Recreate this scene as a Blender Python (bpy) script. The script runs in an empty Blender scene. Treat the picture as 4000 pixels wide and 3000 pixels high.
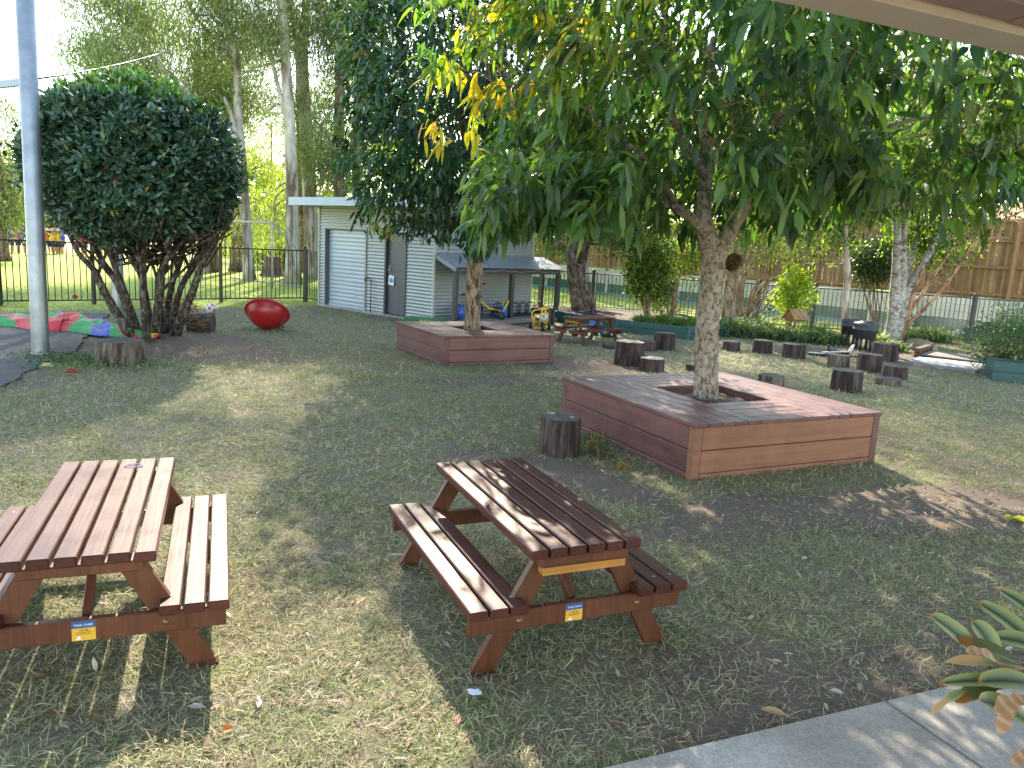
import bpy, math, random
import numpy as np
from mathutils import Matrix, Vector
rng = np.random.default_rng(7)
random.seed(7)
sc = bpy.context.scene
col = sc.collection
R = math.radians
PI = math.pi

# ------------------------------------------------------------------ camera
FPX, PITCH, ROLL, EYE = 3008.5, .1803, .0550, 1.8
_f = np.array([0, math.cos(PITCH), -math.sin(PITCH)])
_r = np.array([1., 0, 0])
_u = np.cross(_r, _f)
CX = _r*math.cos(ROLL) + _u*math.sin(ROLL)
CY = -_r*math.sin(ROLL) + _u*math.cos(ROLL)
cam = bpy.data.cameras.new('camera')
cam.sensor_width = 36
cam.lens = FPX/4000*36
cam.clip_start = .05
cam.clip_end = 3000
camo = bpy.data.objects.new('camera', cam)
col.objects.link(camo)
M = Matrix(((CX[0], CY[0], -_f[0], 0), (CX[1], CY[1], -_f[1], 0), (CX[2], CY[2], -_f[2], EYE), (0, 0, 0, 1)))
camo.matrix_world = M
sc.camera = camo

# ------------------------------------------------------------------ light
SUN_AZ, SUN_EL = R(-10), R(35)           # azimuth from +Y towards +X
world = bpy.data.worlds.new('World')
sc.world = world
world.use_nodes = True
wn = world.node_tree
sky = wn.nodes.new('ShaderNodeTexSky')
sky.sky_type = 'NISHITA'
sky.sun_disc = False
sky.sun_elevation = SUN_EL
sky.sun_rotation = SUN_AZ
sky.air_density = 1.0
sky.dust_density = .3
sky.ozone_density = 1.2
_mx = wn.nodes.new('ShaderNodeMix'); _mx.data_type = 'RGBA'; _mx.blend_type = 'MULTIPLY'; _mx.inputs[0].default_value = 1
_mx.inputs[7].default_value = (1.14, 1.0, .82, 1)
wn.links.new(sky.outputs[0], _mx.inputs[6])
wn.links.new(_mx.outputs[2], wn.nodes['Background'].inputs[0])
wn.nodes['Background'].inputs[1].default_value = .15
sun = bpy.data.lights.new('sun', 'SUN')
sun.energy = 3.4
sun.angle = R(.5)
sun.color = (1, .9, .72)
suno = bpy.data.objects.new('sun', sun)
col.objects.link(suno)
SDIR = Vector((math.sin(SUN_AZ)*math.cos(SUN_EL), math.cos(SUN_AZ)*math.cos(SUN_EL), math.sin(SUN_EL)))
suno.rotation_euler = SDIR.to_track_quat('Z', 'Y').to_euler()
suno.location = SDIR*60
sc.view_settings.view_transform = 'Standard'
sc.view_settings.look = 'None'
sc.view_settings.gamma = 1
sc.view_settings.exposure = 2.27
sc.render.engine = 'CYCLES'
sc.cycles.max_bounces = 7
sc.cycles.diffuse_bounces = 4
sc.cycles.glossy_bounces = 2
sc.cycles.transmission_bounces = 4
sc.cycles.sample_clamp_indirect = 6
sc.cycles.caustics_reflective = False
sc.cycles.caustics_refractive = False

# ------------------------------------------------------------------ survey helpers: a photo point read off on the ground or at a known depth
def ray(px, py):
    return _f + CX*(px-2000)/FPX - CY*(py-1500)/FPX
def G(px, py, z=0.):
    d = ray(px, py); t = (z-EYE)/d[2]
    return Vector((d[0]*t, d[1]*t, z))
def AT(px, py, Y):
    d = ray(px, py); t = Y/d[1]
    return Vector((d[0]*t, Y, EYE+d[2]*t))

# ------------------------------------------------------------------ objects
def tag(o, label=None, cat=None, group=None, kind=None):
    if label: o['label'] = label
    if cat: o['category'] = cat
    if group: o['group'] = group
    if kind: o['kind'] = kind
    return o
def thing(name, label, cat, loc=(0, 0, 0), rz=0., group=None):
    o = bpy.data.objects.new(name, None)
    col.objects.link(o)
    o.location = loc
    o.rotation_euler = (0, 0, rz)
    o.empty_display_size = .1
    return tag(o, label, cat, group)
def kids(o):
    return [c for c in bpy.data.objects if c.parent == o]
def copy_tree(o, parent=None):
    c = o.copy(); col.objects.link(c); c.parent = parent
    for ch in kids(o): copy_tree(ch, c)
    return c

class MB:
    """collects geometry; build() links it as one mesh object"""
    def __init__(s):
        s.v = []; s.f = []; s.n = 0; s.c = []; s.smooth = []
    def add(s, v, f, c=None, smooth=False):
        v = np.asarray(v, float).reshape(-1, 3)
        s.v.append(v)
        for a in f:
            s.f.append(tuple(int(i)+s.n for i in a)); s.smooth.append(smooth)
        s.n += len(v)
        if c is not None:
            c = np.asarray(c, float)
            s.c.append(np.broadcast_to(c, (len(v), 3)) if c.ndim == 1 else c)
        else: s.c.append(np.ones((len(v), 3)))
        return s
    def box(s, lo, hi, bev=.004, m=None, c=None):
        lo = np.array(lo, float); hi = np.array(hi, float)
        b = min(bev, *(abs(hi-lo)/2.01))
        P = []
        # 24-vertex chamfered box
        for ax in range(3):
            for sg in (0, 1):
                for (i, j) in ((0, 0), (1, 0), (1, 1), (0, 1)):
                    p = [0, 0, 0]; a1, a2 = (ax+1) % 3, (ax+2) % 3
                    p[ax] = hi[ax] if sg else lo[ax]
                    p[a1] = (hi[a1]-b) if i else (lo[a1]+b)
                    p[a2] = (hi[a2]-b) if j else (lo[a2]+b)
                    P.append(p)
        F = []
        for ax in range(3):
            for sg in (0, 1):
                k = (ax*2+sg)*4
                F.append((k, k+1, k+2, k+3) if sg else (k+3, k+2, k+1, k))
        def idx(ax, sg, i, j): return (ax*2+sg)*4 + {(0, 0): 0, (1, 0): 1, (1, 1): 2, (0, 1): 3}[(i, j)]
        def vid(ax, bits):   # vertex of face ax nearest corner bits
            return idx(ax, bits[ax], bits[(ax+1) % 3], bits[(ax+2) % 3])
        for ax in range(3):
            a1, a2 = (ax+1) % 3, (ax+2) % 3
            for i in (0, 1):
                for j in (0, 1):
                    b0 = [0, 0, 0]; b1 = [0, 0, 0]
                    b0[a1] = b1[a1] = i; b0[a2] = b1[a2] = j; b1[ax] = 1
                    q = (vid(a1, b0), vid(a1, b1), vid(a2, b1), vid(a2, b0))
                    F.append(q if i == j else q[::-1])
        for bx in (0, 1):
            for by in (0, 1):
                for bz in (0, 1):
                    q = (vid(0, (bx, by, bz)), vid(1, (bx, by, bz)), vid(2, (bx, by, bz)))
                    F.append(q if (bx+by+bz) % 2 else q[::-1])
        P = np.array(P)
        if m is not None: P = tr(P, m)
        s.add(P, F, c)
        return s
    def beam(s, a, b, w, t, up=(0, 0, 1), bev=.004, c=None):
        a = Vector(a); b = Vector(b); d = b-a; L = d.length
        y = d.normalized(); x = y.cross(Vector(up))
        if x.length < 1e-4: x = Vector((1, 0, 0))
        x.normalize(); z = x.cross(y)
        m = Matrix(((x.x, y.x, z.x, a.x), (x.y, y.y, z.y, a.y), (x.z, y.z, z.z, a.z), (0, 0, 0, 1)))
        return s.box((-w/2, 0, -t/2), (w/2, L, t/2), bev, m, c)
    def tube(s, pts, rad, n=8, cap=True, c=None, wob=0., seedk=0):
        P = [Vector(p) for p in pts]
        if not hasattr(rad, '__len__'): rad = [rad]*len(P)
        V = []; F = []; ref = None
        rr = np.random.default_rng(seedk+len(P))
        for i, p in enumerate(P):
            d = (P[min(i+1, len(P)-1)]-P[max(i-1, 0)]).normalized()
            if ref is None:
                ref = Vector((1, 0, 0)) if abs(d.x) < .8 else Vector((0, 1, 0))
            u = (ref - d*ref.dot(d)).normalized(); ref = u
            w = d.cross(u)
            for k in range(n):
                a = 2*PI*k/n
                r = rad[i]*(1+wob*(rr.random()-.5)) if wob else rad[i]
                V.append(p+u*math.cos(a)*r+w*math.sin(a)*r)
        m = len(P)
        for i in range(m-1):
            for k in range(n):
                k2 = (k+1) % n
                F.append((i*n+k, i*n+k2, (i+1)*n+k2, (i+1)*n+k))
        if cap:
            F.append(tuple(range(n))[::-1]); F.append(tuple((m-1)*n+k for k in range(n)))
        s.add([tuple(v) for v in V], F, c, True)
        return s
    def lathe(s, prof, n=24, m=None, c=None, cap=False, smooth=True):
        V = []; F = []
        for r, z in prof:
            for k in range(n):
                a = 2*PI*k/n; V.append((r*math.cos(a), r*math.sin(a), z))
        q = len(prof)
        for i in range(q-1):
            for k in range(n):
                k2 = (k+1) % n
                F.append((i*n+k, i*n+k2, (i+1)*n+k2, (i+1)*n+k))
        if cap:
            F.append(tuple(range(n))[::-1]); F.append(tuple((q-1)*n+k for k in range(n)))
        V = np.array(V)
        if m is not None: V = tr(V, m)
        return s.add(V, F, c, smooth)
    def poly(s, pts, z0, z1, c=None, m=None):
        n = len(pts); V = [(p[0], p[1], z0) for p in pts]+[(p[0], p[1], z1) for p in pts]
        area = sum(pts[i][0]*pts[(i+1) % n][1]-pts[(i+1) % n][0]*pts[i][1] for i in range(n))
        F = [tuple(range(n))[::-1], tuple(range(n, 2*n))]+[(i, (i+1) % n, n+(i+1) % n, n+i) for i in range(n)]
        if area < 0: F = [f[::-1] for f in F]
        if m is not None: V = tr(np.array(V), m)
        return s.add(V, F, c)
    def quads(s, V, F, c):
        """bulk numpy geometry, F ndarray"""
        s.bulk = getattr(s, 'bulk', [])
        s.bulk.append((V, F, c)); return s
    def build(s, name, mat, parent=None, label=None, kind=None, smooth=None, loc=None):
        me = bpy.data.meshes.new(name)
        V = np.concatenate(s.v) if s.v else np.zeros((0, 3))
        C = np.concatenate(s.c) if s.c else np.zeros((0, 3))
        loops = [i for f in s.f for i in f]; tot = [len(f) for f in s.f]
        sm = list(s.smooth)
        LP = [np.array(loops, int)]; TT = [np.array(tot, int)]; SM = [np.array(sm, bool)]
        VV = [V]; CC = [C]; n = len(V)
        for (bv, bf, bc) in getattr(s, 'bulk', []):
            for q in (bf if isinstance(bf, list) else [bf]):
                LP.append((q+n).ravel()); TT.append(np.full(len(q), q.shape[1])); SM.append(np.ones(len(q), bool))
            VV.append(bv); CC.append(bc); n += len(bv)
        V = np.concatenate(VV); C = np.concatenate(CC); LP = np.concatenate(LP); TT = np.concatenate(TT); SM = np.concatenate(SM)
        if loc is not None: V = V-np.array(loc)
        me.vertices.add(len(V)); me.vertices.foreach_set('co', V.ravel())
        me.loops.add(len(LP)); me.loops.foreach_set('vertex_index', LP.astype(np.int32))
        me.polygons.add(len(TT))
        me.polygons.foreach_set('loop_start', (np.cumsum(TT)-TT).astype(np.int32))
        me.polygons.foreach_set('loop_total', TT.astype(np.int32))
        if smooth is not None: SM[:] = smooth
        me.polygons.foreach_set('use_smooth', SM)
        if 1:
            ca = me.color_attributes.new('Col', 'FLOAT_COLOR', 'POINT')
            ca.data.foreach_set('color', np.concatenate([C, np.ones((len(C), 1))], 1).ravel().astype(np.float32))
        me.update(calc_edges=True)
        me.validate()
        if mat: me.materials.append(mat)
        o = bpy.data.objects.new(name, me)
        col.objects.link(o)
        if loc is not None: o.location = loc
        if parent: o.parent = parent
        tag(o, label, None, None, kind)
        return o
def tr(P, m):
    A = np.array(m); return P@A[:3, :3].T+A[:3, 3]
def txt(s, size, mat, name, parent, m, depth=.0015):
    cu = bpy.data.curves.new(name, 'FONT'); cu.body = s; cu.size = size; cu.align_x = 'CENTER'; cu.align_y = 'CENTER'; cu.extrude = depth
    t = bpy.data.objects.new('tmp', cu); col.objects.link(t)
    me = bpy.data.meshes.new_from_object(t.evaluated_get(bpy.context.evaluated_depsgraph_get()))
    bpy.data.objects.remove(t)
    me.transform(m); me.materials.clear(); me.materials.append(mat)
    o = bpy.data.objects.new(name, me); col.objects.link(o); o.parent = parent
    return o

# ------------------------------------------------------------------ materials
class N:
    def __init__(s, name):
        s.m = bpy.data.materials.new(name); s.m.use_nodes = True
        s.t = s.m.node_tree; s.b = s.t.nodes['Principled BSDF']; s.out = s.t.nodes['Material Output']
    def n(s, typ, **kw):
        x = s.t.nodes.new(typ)
        for k, v in kw.items():
            if k.startswith('i_'): x.inputs[k[2:].replace('_', ' ')].default_value = v
            else: setattr(x, k, v)
        return x
    def l(s, a, b): s.t.links.new(a, b)
    def coord(s, scale=(1, 1, 1), space='Object'):
        tc = s.n('ShaderNodeTexCoord'); mp = s.n('ShaderNodeMapping'); mp.inputs['Scale'].default_value = scale
        s.l(tc.outputs[space], mp.inputs[0]); return mp.outputs[0]
    def noise(s, co, scale=5., detail=5., rough=.6, dist=0.):
        x = s.n('ShaderNodeTexNoise'); x.inputs['Scale'].default_value = scale; x.inputs['Detail'].default_value = detail
        x.inputs['Roughness'].default_value = rough; x.inputs['Distortion'].default_value = dist
        s.l(co, x.inputs['Vector']); return x.outputs['Fac']
    def ramp(s, fac, stops):
        x = s.n('ShaderNodeValToRGB'); e = x.color_ramp.elements
        while len(e) > 1: e.remove(e[-1])
        e[0].position = stops[0][0]; e[0].color = (*stops[0][1], 1)
        for p, c in stops[1:]:
            k = e.new(p); k.color = (*c, 1)
        s.l(fac, x.inputs[0]); return x.outputs[0]
    def mix(s, fac, a, b, typ='MIX'):
        x = s.n('ShaderNodeMix', data_type='RGBA', blend_type=typ)
        for v, k in ((fac, 0), (a, 6), (b, 7)):
            if hasattr(v, 'links'): s.l(v, x.inputs[k])
            elif isinstance(v, (int, float)): x.inputs[k].default_value = v
            else: x.inputs[k].default_value = (*v, 1)
        return x.outputs[2]
    def bump(s, h, st=.3, d=.01):
        x = s.n('ShaderNodeBump'); x.inputs['Strength'].default_value = st; x.inputs['Distance'].default_value = d
        s.l(h, x.inputs['Height']); s.l(x.outputs[0], s.b.inputs['Normal'])
    def base(s, v):
        if hasattr(v, 'links'): s.l(v, s.b.inputs['Base Color'])
        else: s.b.inputs['Base Color'].default_value = (*v, 1)
    def rough(s, v):
        if hasattr(v, 'links'): s.l(v, s.b.inputs['Roughness'])
        else: s.b.inputs['Roughness'].default_value = v
def dk(c, k): return tuple(x*k for x in c)

def m_plain(name, c, rough=.5, metal=0., var=.25, scale=6., bump=.1, spec=.5):
    m = N(name); co = m.coord()
    f = m.noise(co, scale, 6)
    m.base(m.ramp(f, [(.3, dk(c, 1-var)), (.7, dk(c, 1+var))])); m.rough(rough)
    m.b.inputs['Metallic'].default_value = metal; m.b.inputs['Specular IOR Level'].default_value = spec
    if bump: m.bump(m.noise(co, scale*12, 3), bump, .003)
    return m.m
def m_wood(name, c1, c2, rough=.45, axis=1, grain=38., wear=None, spec=.5):
    """grain runs along the axis of the object's own coordinates; plank-to-plank tone from the Col attribute"""
    m = N(name); sc3 = [grain]*3; sc3[axis] = grain*.035
    co = m.coord(sc3); co2 = m.coord((3, 3, 3))
    f = m.noise(co, 1., 7, .65, .3); g = m.noise(co2, 1.3, 6, .6)
    c = m.ramp(f, [(.28, c1), (.72, c2)])
    c = m.mix(m.ramp(g, [(.35, (0, 0, 0)), (.7, (1, 1, 1))]), m.mix(1., c, (.72, .72, .74), 'MULTIPLY'), c)
    at = m.n('ShaderNodeAttribute', attribute_name='Col')
    c = m.mix(1., c, at.outputs[0], 'MULTIPLY')
    if wear:
        w = m.noise(m.coord((9, 9, 9)), 2.2, 8, .75)
        c = m.mix(m.ramp(w, [(.55, (0, 0, 0)), (.72, (.75, .75, .75))]), c, wear)
    m.base(c); m.rough(m.ramp(g, [(.3, (rough-.1,)*3), (.7, (rough+.12,)*3)]))
    m.b.inputs['Specular IOR Level'].default_value = spec
    m.bump(f, .35, .003)
    return m.m
def m_bark(name, c1, c2, c3, sc_=8., stretch=.35, strength=.8, vor=True, dist=.02):
    m = N(name); co = m.coord((sc_, sc_, sc_*stretch))
    f = m.noise(co, 1., 8, .7, .6); g = m.noise(m.coord((2, 2, 1.2)), 1.2, 4)
    c = m.ramp(f, [(.4, c1), (.5, c2), (.6, c3)])
    c = m.mix(m.ramp(g, [(.4, (0, 0, 0)), (.62, (.6, .6, .6))]), c, m.mix(1., c, (.55, .5, .45), 'MULTIPLY'))
    m.base(c); m.rough(.9); m.bump(f, strength, dist)
    return m.m
def m_leaf(name, trans=.35, rough=.38, tint=(1.25, 1.5, .45), spec=.5):
    m = N(name)
    at = m.n('ShaderNodeAttribute', attribute_name='Col')
    m.base(at.outputs[0]); m.rough(rough); m.b.inputs['Specular IOR Level'].default_value = spec
    t = m.n('ShaderNodeBsdfTranslucent')
    m.l(m.mix(1., at.outputs[0], tint, 'MULTIPLY'), t.inputs[0])
    mx = m.n('ShaderNodeMixShader'); mx.inputs[0].default_value = trans
    m.l(m.b.outputs[0], mx.inputs[1]); m.l(t.outputs[0], mx.inputs[2]); m.l(mx.outputs[0], m.out.inputs[0])
    return m.m

TABLE = m_wood('stained_brown_timber', (.062, .018, .011), (.12, .038, .03), .45, 1, 45, spec=.3)
TABLE2 = m_wood('stained_leg_timber', (.085, .024, .009), (.17, .052, .02), .5, 2, 40)
RAWPINE = m_wood('orange_bare_timber', (.42, .17, .03), (.6, .28, .06), .6, 0, 40)
MAROON = m_wood('maroon_painted_timber', (.15, .06, .055), (.24, .105, .09), .42, 0, 22, wear=(.25, .16, .15))
MAROON_Y = m_wood('maroon_painted_timber_side', (.125, .048, .05), (.2, .085, .083), .45, 1, 22, wear=(.22, .13, .12))
ORANGE = m_wood('faded_orange_timber', (.23, .09, .05), (.34, .15, .085), .6, 0, 22)
DARKWOOD = m_bark('dark_stained_log', (.022, .013, .012), (.06, .035, .032), (.11, .08, .075), 14, .15, .7)
LOGTOP = m_plain('weathered_log_end', (.075, .06, .058), .75, 0, .45, 9, .5)
GREYLOG = m_bark('grey_weathered_log', (.03, .02, .015), (.14, .1, .08), (.25, .2, .16), 13, .14, .7)
STEEL = m_plain('galvanised_steel', (.3, .33, .37), .42, .75, .22, 5, .06)
GREYSTEEL = m_plain('grey_powder_steel', (.12, .14, .17), .4, 0, .12, 4, .05)
BLACK = m_plain('black_powder_steel', (.012, .013, .015), .35, 0, .2, 6, 0)
BLACKP = m_plain('black_plastic', (.015, .015, .016), .4, 0, .2, 6, 0)
DARKPOST = m_plain('dark_grey_paint', (.045, .047, .055), .5, 0, .2, 5, .1)
ROOFTIN = m_plain('zinc_roof_sheet', (.33, .37, .42), .38, .55, .14, 3, .02)
FASCIA = m_plain('blue_grey_fascia', (.42, .5, .58), .5, 0, .06, 3, 0)
DOORGREY = m_plain('slate_door_paint', (.075, .087, .11), .42, 0, .1, 3, .03)
CREAM = m_plain('pale_trim_paint', (.42, .43, .38), .5, 0, .08, 3, 0)
CONC = None
YEL = m_plain('yellow_painted_steel', (.72, .44, .03), .35, 0, .1, 8, 0)
WHITE = m_plain('white_paint', (.75, .76, .76), .45, 0, .06, 5, 0)
BLUE = m_plain('blue_plastic', (.012, .13, .42), .38, 0, .15, 8, .05)
BLUEBALL = m_plain('blue_rubber', (.04, .09, .42), .42, 0, .35, 14, .2)
RED = m_plain('red_plastic', (.34, .012, .02), .3, 0, .12, 8, .08)
GREENMAT = m_plain('green_vinyl', (.02, .14, .05), .4, 0, .2, 8, .1)
LIME = m_plain('lime_vinyl', (.25, .45, .05), .5, 0, .15, 8, 0)
TEAL = m_wood('teal_painted_boards', (.025, .085, .09), (.045, .13, .13), .5, 0, 14)
TUB = m_plain('charcoal_plastic', (.05, .055, .068), .45, 0, .15, 6, .1)
SOIL = m_plain('bark_mulch', (.1, .07, .05), .95, 0, .6, 14, 1.)
TAUPE = m_plain('taupe_painted_metal', (.56, .47, .4), .5, 0, .05, 3, .03)
BROWNM = m_plain('dark_taupe_metal', (.3, .21, .19), .5, 0, .08, 3, 0)
PALING = m_wood('weathered_palings', (.3, .17, .08), (.58, .37, .19), .8, 2, 16)
WALLW = m_plain('cream_painted_blocks', (.55, .54, .44), .8, 0, .12, 3, .2)
WALLG = m_plain('green_painted_blocks', (.03, .11, .06), .8, 0, .25, 3, .2)
CYAN = m_plain('cyan_painted_edge', (.1, .27, .28), .7, 0, .15, 3, 0)
PLYW = m_wood('birdhouse_timber', (.4, .19, .07), (.55, .28, .12), .6, 0, 20)
TERRA = m_plain('terracotta_roof', (.5, .26, .15), .8, 0, .15, 3, .1)
BRICKH = m_plain('rendered_house_wall', (.55, .45, .33), .8, 0, .1, 3, .1)
STONE = m_plain('sandstone', (.32, .24, .16), .9, 0, .4, 5, .7)
CHROME = m_plain('bright_metal', (.6, .6, .6), .25, .9, .05, 5, 0)
PAPER = m_plain('white_paper', (.7, .72, .8), .6, 0, .08, 10, 0)
STICKY = m_plain('yellow_sticker', (.75, .42, .05), .4, 0, .05, 10, 0)
STICKB = m_plain('blue_sticker', (.03, .1, .3), .4, 0, .05, 10, 0)
TXTW = m_plain('white_print', (.8, .8, .8), .5, 0, 0.01, 5, 0)
TXTB = m_plain('dark_print', (.03, .03, .03), .5, 0, .01, 5, 0)
NEST = m_bark('coir_fibre', (.03, .015, .008), (.1, .05, .02), (.22, .11, .05), 30, 1, 1.)
EUC = m_bark('smooth_gum_bark', (.16, .11, .085), (.42, .39, .36), (.62, .6, .58), 1.6, .25, .25)
EUCD = m_bark('dark_rough_bark', (.05, .03, .022), (.15, .1, .075), (.26, .18, .13), 5, .2, .8)
PAPERBARK = m_bark('pale_paperbark', (.2, .13, .09), (.5, .4, .32), (.68, .58, .5), 6, .3, .7)
WHITEBARK = m_bark('pale_grey_bark', (.16, .13, .11), (.42, .38, .34), (.6, .56, .5), 9, 1.6, .5)
REDBARK = m_bark('orange_brown_bark', (.2, .09, .05), (.42, .22, .13), (.6, .38, .25), 10, .3, .6)
NEARBARK = m_bark('mottled_grey_bark', (.1, .075, .06), (.33, .27, .22), (.46, .4, .34), 24, .7, .9, dist=.02)
FARBARK = m_bark('furrowed_brown_bark', (.05, .032, .022), (.25, .18, .13), (.4, .3, .22), 20, .3, 1., dist=.03)
SHRUBBARK = m_bark('dark_lichen_stem', (.025, .018, .014), (.07, .05, .04), (.24, .22, .18), 18, .5, .7)
TWIG = m_bark('pale_twig', (.16, .1, .06), (.34, .23, .15), (.45, .33, .22), 20, .3, .5)
LEAFN = m_leaf('glossy_drooping_leaf', .48, .36, (1.6, 1.7, .35))
LEAFF = m_leaf('dark_glossy_leaf', .28, .32)
LEAFS = m_leaf('camellia_leaf', .16, .3, spec=.6)
LEAFE = m_leaf('gum_leaf', .4, .5, (1.2, 1.35, .55))
LEAFB = m_leaf('thin_sunny_leaf', .5, .5, (1.5, 1.6, .4))
GRASSM = m_leaf('grass_blade', .3, .55, (1.2, 1.3, .5), .3)
def m_conc():
    m = N('brushed_concrete'); co = m.coord()
    f = m.noise(co, 2.2, 9, .65); g = m.noise(co, 85, 6, .75); st = m.noise(co, 4.5, 4, .5, .8)
    c = m.ramp(f, [(.3, (.36, .33, .3)), (.7, (.56, .52, .47))])
    c = m.mix(m.ramp(g, [(.38, (0, 0, 0)), (.6, (1, 1, 1))]), m.mix(1., c, (.68, .66, .64), 'MULTIPLY'), c)
    c = m.mix(m.ramp(m.noise(co, 1.1, 5, .6, .5), [(.45, (0, 0, 0)), (.62, (.75, .75, .75))]), c, m.mix(1., c, (.72, .66, .6), 'MULTIPLY'))
    c = m.mix(m.ramp(st, [(.66, (0, 0, 0)), (.74, (.35, .35, .35))]), c, (.42, .33, .1))
    m.base(c); m.rough(.85); m.bump(g, .35, .002); return m.m
CONC = m_conc()
def m_asph():
    m = N('asphalt'); co = m.coord(); g = m.noise(co, 90, 4, .7); f = m.noise(co, 1.5, 6)
    c = m.ramp(g, [(.3, (.03, .03, .033)), (.75, (.1, .1, .105))])
    c = m.mix(m.ramp(f, [(.4, (0, 0, 0)), (.7, (.6, .6, .6))]), c, (.12, .1, .085))
    m.base(c); m.rough(.9); m.bump(g, .6, .004); return m.m
ASPH = m_asph()
def m_ground():
    m = N('lawn_and_soil')
    at = m.n('ShaderNodeAttribute', attribute_name='Col')   # r = bare soil, g = dry field
    sp = m.n('ShaderNodeSeparateColor'); m.l(at.outputs[0], sp.inputs[0])
    co = m.coord()
    a = m.noise(co, 55, 8, .75); b = m.noise(co, 3.2, 6, .65); c_ = m.noise(co, .5, 4)
    green = m.ramp(a, [(.3, (.08, .09, .035)), (.5, (.2, .22, .09)), (.7, (.32, .31, .17))])
    straw = m.ramp(a, [(.3, (.1, .078, .06)), (.5, (.22, .178, .135)), (.7, (.38, .32, .24))])
    g = m.mix(m.ramp(b, [(.33, (0, 0, 0)), (.58, (1, 1, 1))]), green, straw)
    soil = m.ramp(a, [(.3, (.1, .075, .06)), (.7, (.28, .215, .17))])
    k = m.n('ShaderNodeMath', operation='ADD'); m.l(sp.outputs[0], k.inputs[0]); m.l(b, k.inputs[1])
    g = m.mix(m.ramp(k.outputs[0], [(.66, (0, 0, 0)), (.9, (1, 1, 1))]), g, soil)
    lawnfar = m.ramp(b, [(.3, (.26, .33, .05)), (.7, (.44, .48, .1))])
    dry = m.ramp(c_, [(.3, (.5, .43, .18)), (.7, (.6, .48, .25))])
    g = m.mix(sp.outputs[2], g, lawnfar)
    g = m.mix(sp.outputs[1], g, dry)
    m.base(g); m.rough(.95); m.b.inputs['Specular IOR Level'].default_value = .2
    m.bump(a, .9, .02); return m.m
GROUND = m_ground()
def m_corr():
    return m_plain('corrugated_wall_sheet', (.33, .36, .37), .36, .35, .06, 2, 0)
CORR = m_corr()

# ------------------------------------------------------------------ ground
def soft(v, a, b): return np.clip((v-a)/(b-a), 0, 1)
def ell(X, Y, c, rx, ry, ang=0.):
    dx, dy = X-c[0], Y-c[1]; ca, sa = math.cos(ang), math.sin(ang)
    return ((dx*ca+dy*sa)/rx)**2+((-dx*sa+dy*ca)/ry)**2
def vnoise(X, Y, s, k=0):
    return (np.sin(X*s*1.7+k)*np.cos(Y*s*1.3+k*2.1)+np.sin((X+Y)*s*.9+k*.7)*.7+np.sin(X*s*3.1-Y*s*2.3+k)*.4)/2.1
BARE = [((1.75, 5.2), 1.0, .35, .55, .8), ((3.3, 5.6), 1.3, .5, .3, .85), ((2.1, 3.3), .8, .3, .35, .6), ((1.2, 2.75), .6, .2, .35, .65),
        ((.55, 5.9), .75, .3, -.75, .9), ((1.3, 11.9), 1.2, .7, .3, .85), ((-.2, 10.1), 1.3, .35, .5, .6), ((-5.5, 11.6), 1.7, 1.2, .2, 1.05),
        ((-4.2, 10.9), 1.2, .5, 0, .6), ((7.3, 15.3), 1.8, .8, -.1, .9), ((7.2, 14.2), 1.8, .5, -.45, .8), ((-.2, 6.4), .6, .2, .1, .55),
        ((3.9, 7.6), .5, 1.6, .5, .4), ((-2.4, 16.5), 1.6, .35, -.74, .5), ((.6, 14.8), .8, .5, 0, .5), ((4.6, 4.6), 1.5, .6, .2, .6), ((1.0, 3.1), .6, .25, .2, .5), ((-6.3, 9.4), .5, 1.0, .3, .7), ((-5.6, 8.4), .5, .7, .5, .55)]
def bare(X, Y):
    d = np.zeros_like(X)
    for c, rx, ry, a, k in BARE:
        d = np.maximum(d, k*np.clip(1.35-ell(X, Y, c, rx, ry, a)*.75, 0, 1))
    return np.clip(d+.12*vnoise(X, Y, 2.3), 0, 1)*.85
def hgt(X, Y):
    fade = np.clip((26-np.hypot(X, Y))/10, 0, 1)
    return (.012*vnoise(X, Y, 1.1)+.006*vnoise(X, Y, 4.3, 2))*fade
def lines(a, b, st, far):
    core = np.arange(a, b, st); o = []; d = st; p = b
    while p < far: p += d; d *= 1.3; o.append(p)
    i = []; d = st; p = a
    while p > -far: p -= d; d *= 1.3; i.append(p)
    return np.concatenate([i[::-1], core, o])
gx, gy = lines(-12, 13, .12, 900), lines(1, 24, .12, 900)
XX, YY = np.meshgrid(gx, gy)
ZZ = hgt(XX, YY)
nx, ny = len(gx), len(gy)
V = np.stack([XX, YY, ZZ], -1).reshape(-1, 3)
ii = (np.arange(ny-1)[:, None]*nx+np.arange(nx-1)[None]).ravel()
Fq = np.stack([ii, ii+1, ii+nx+1, ii+nx], 1)
farL = soft(YY-(21.4-.2*np.maximum(XX, 0)), -.2, .4)*(1-soft(XX, 30, 40)*0)
farL = np.where(XX < -4.5, soft(YY - (XX*1.0+24.4), -.4, .4), farL)
dryf = soft(YY+XX*.25, 33, 44)*soft(-XX, 5, 14)
bb = bare(XX, YY)*(1-farL)
m_ = MB(); m_.quads(V, Fq, np.stack([bb, dryf, farL], -1).reshape(-1, 3))
lawn = m_.build('lawn', GROUND, kind='structure')

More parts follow.
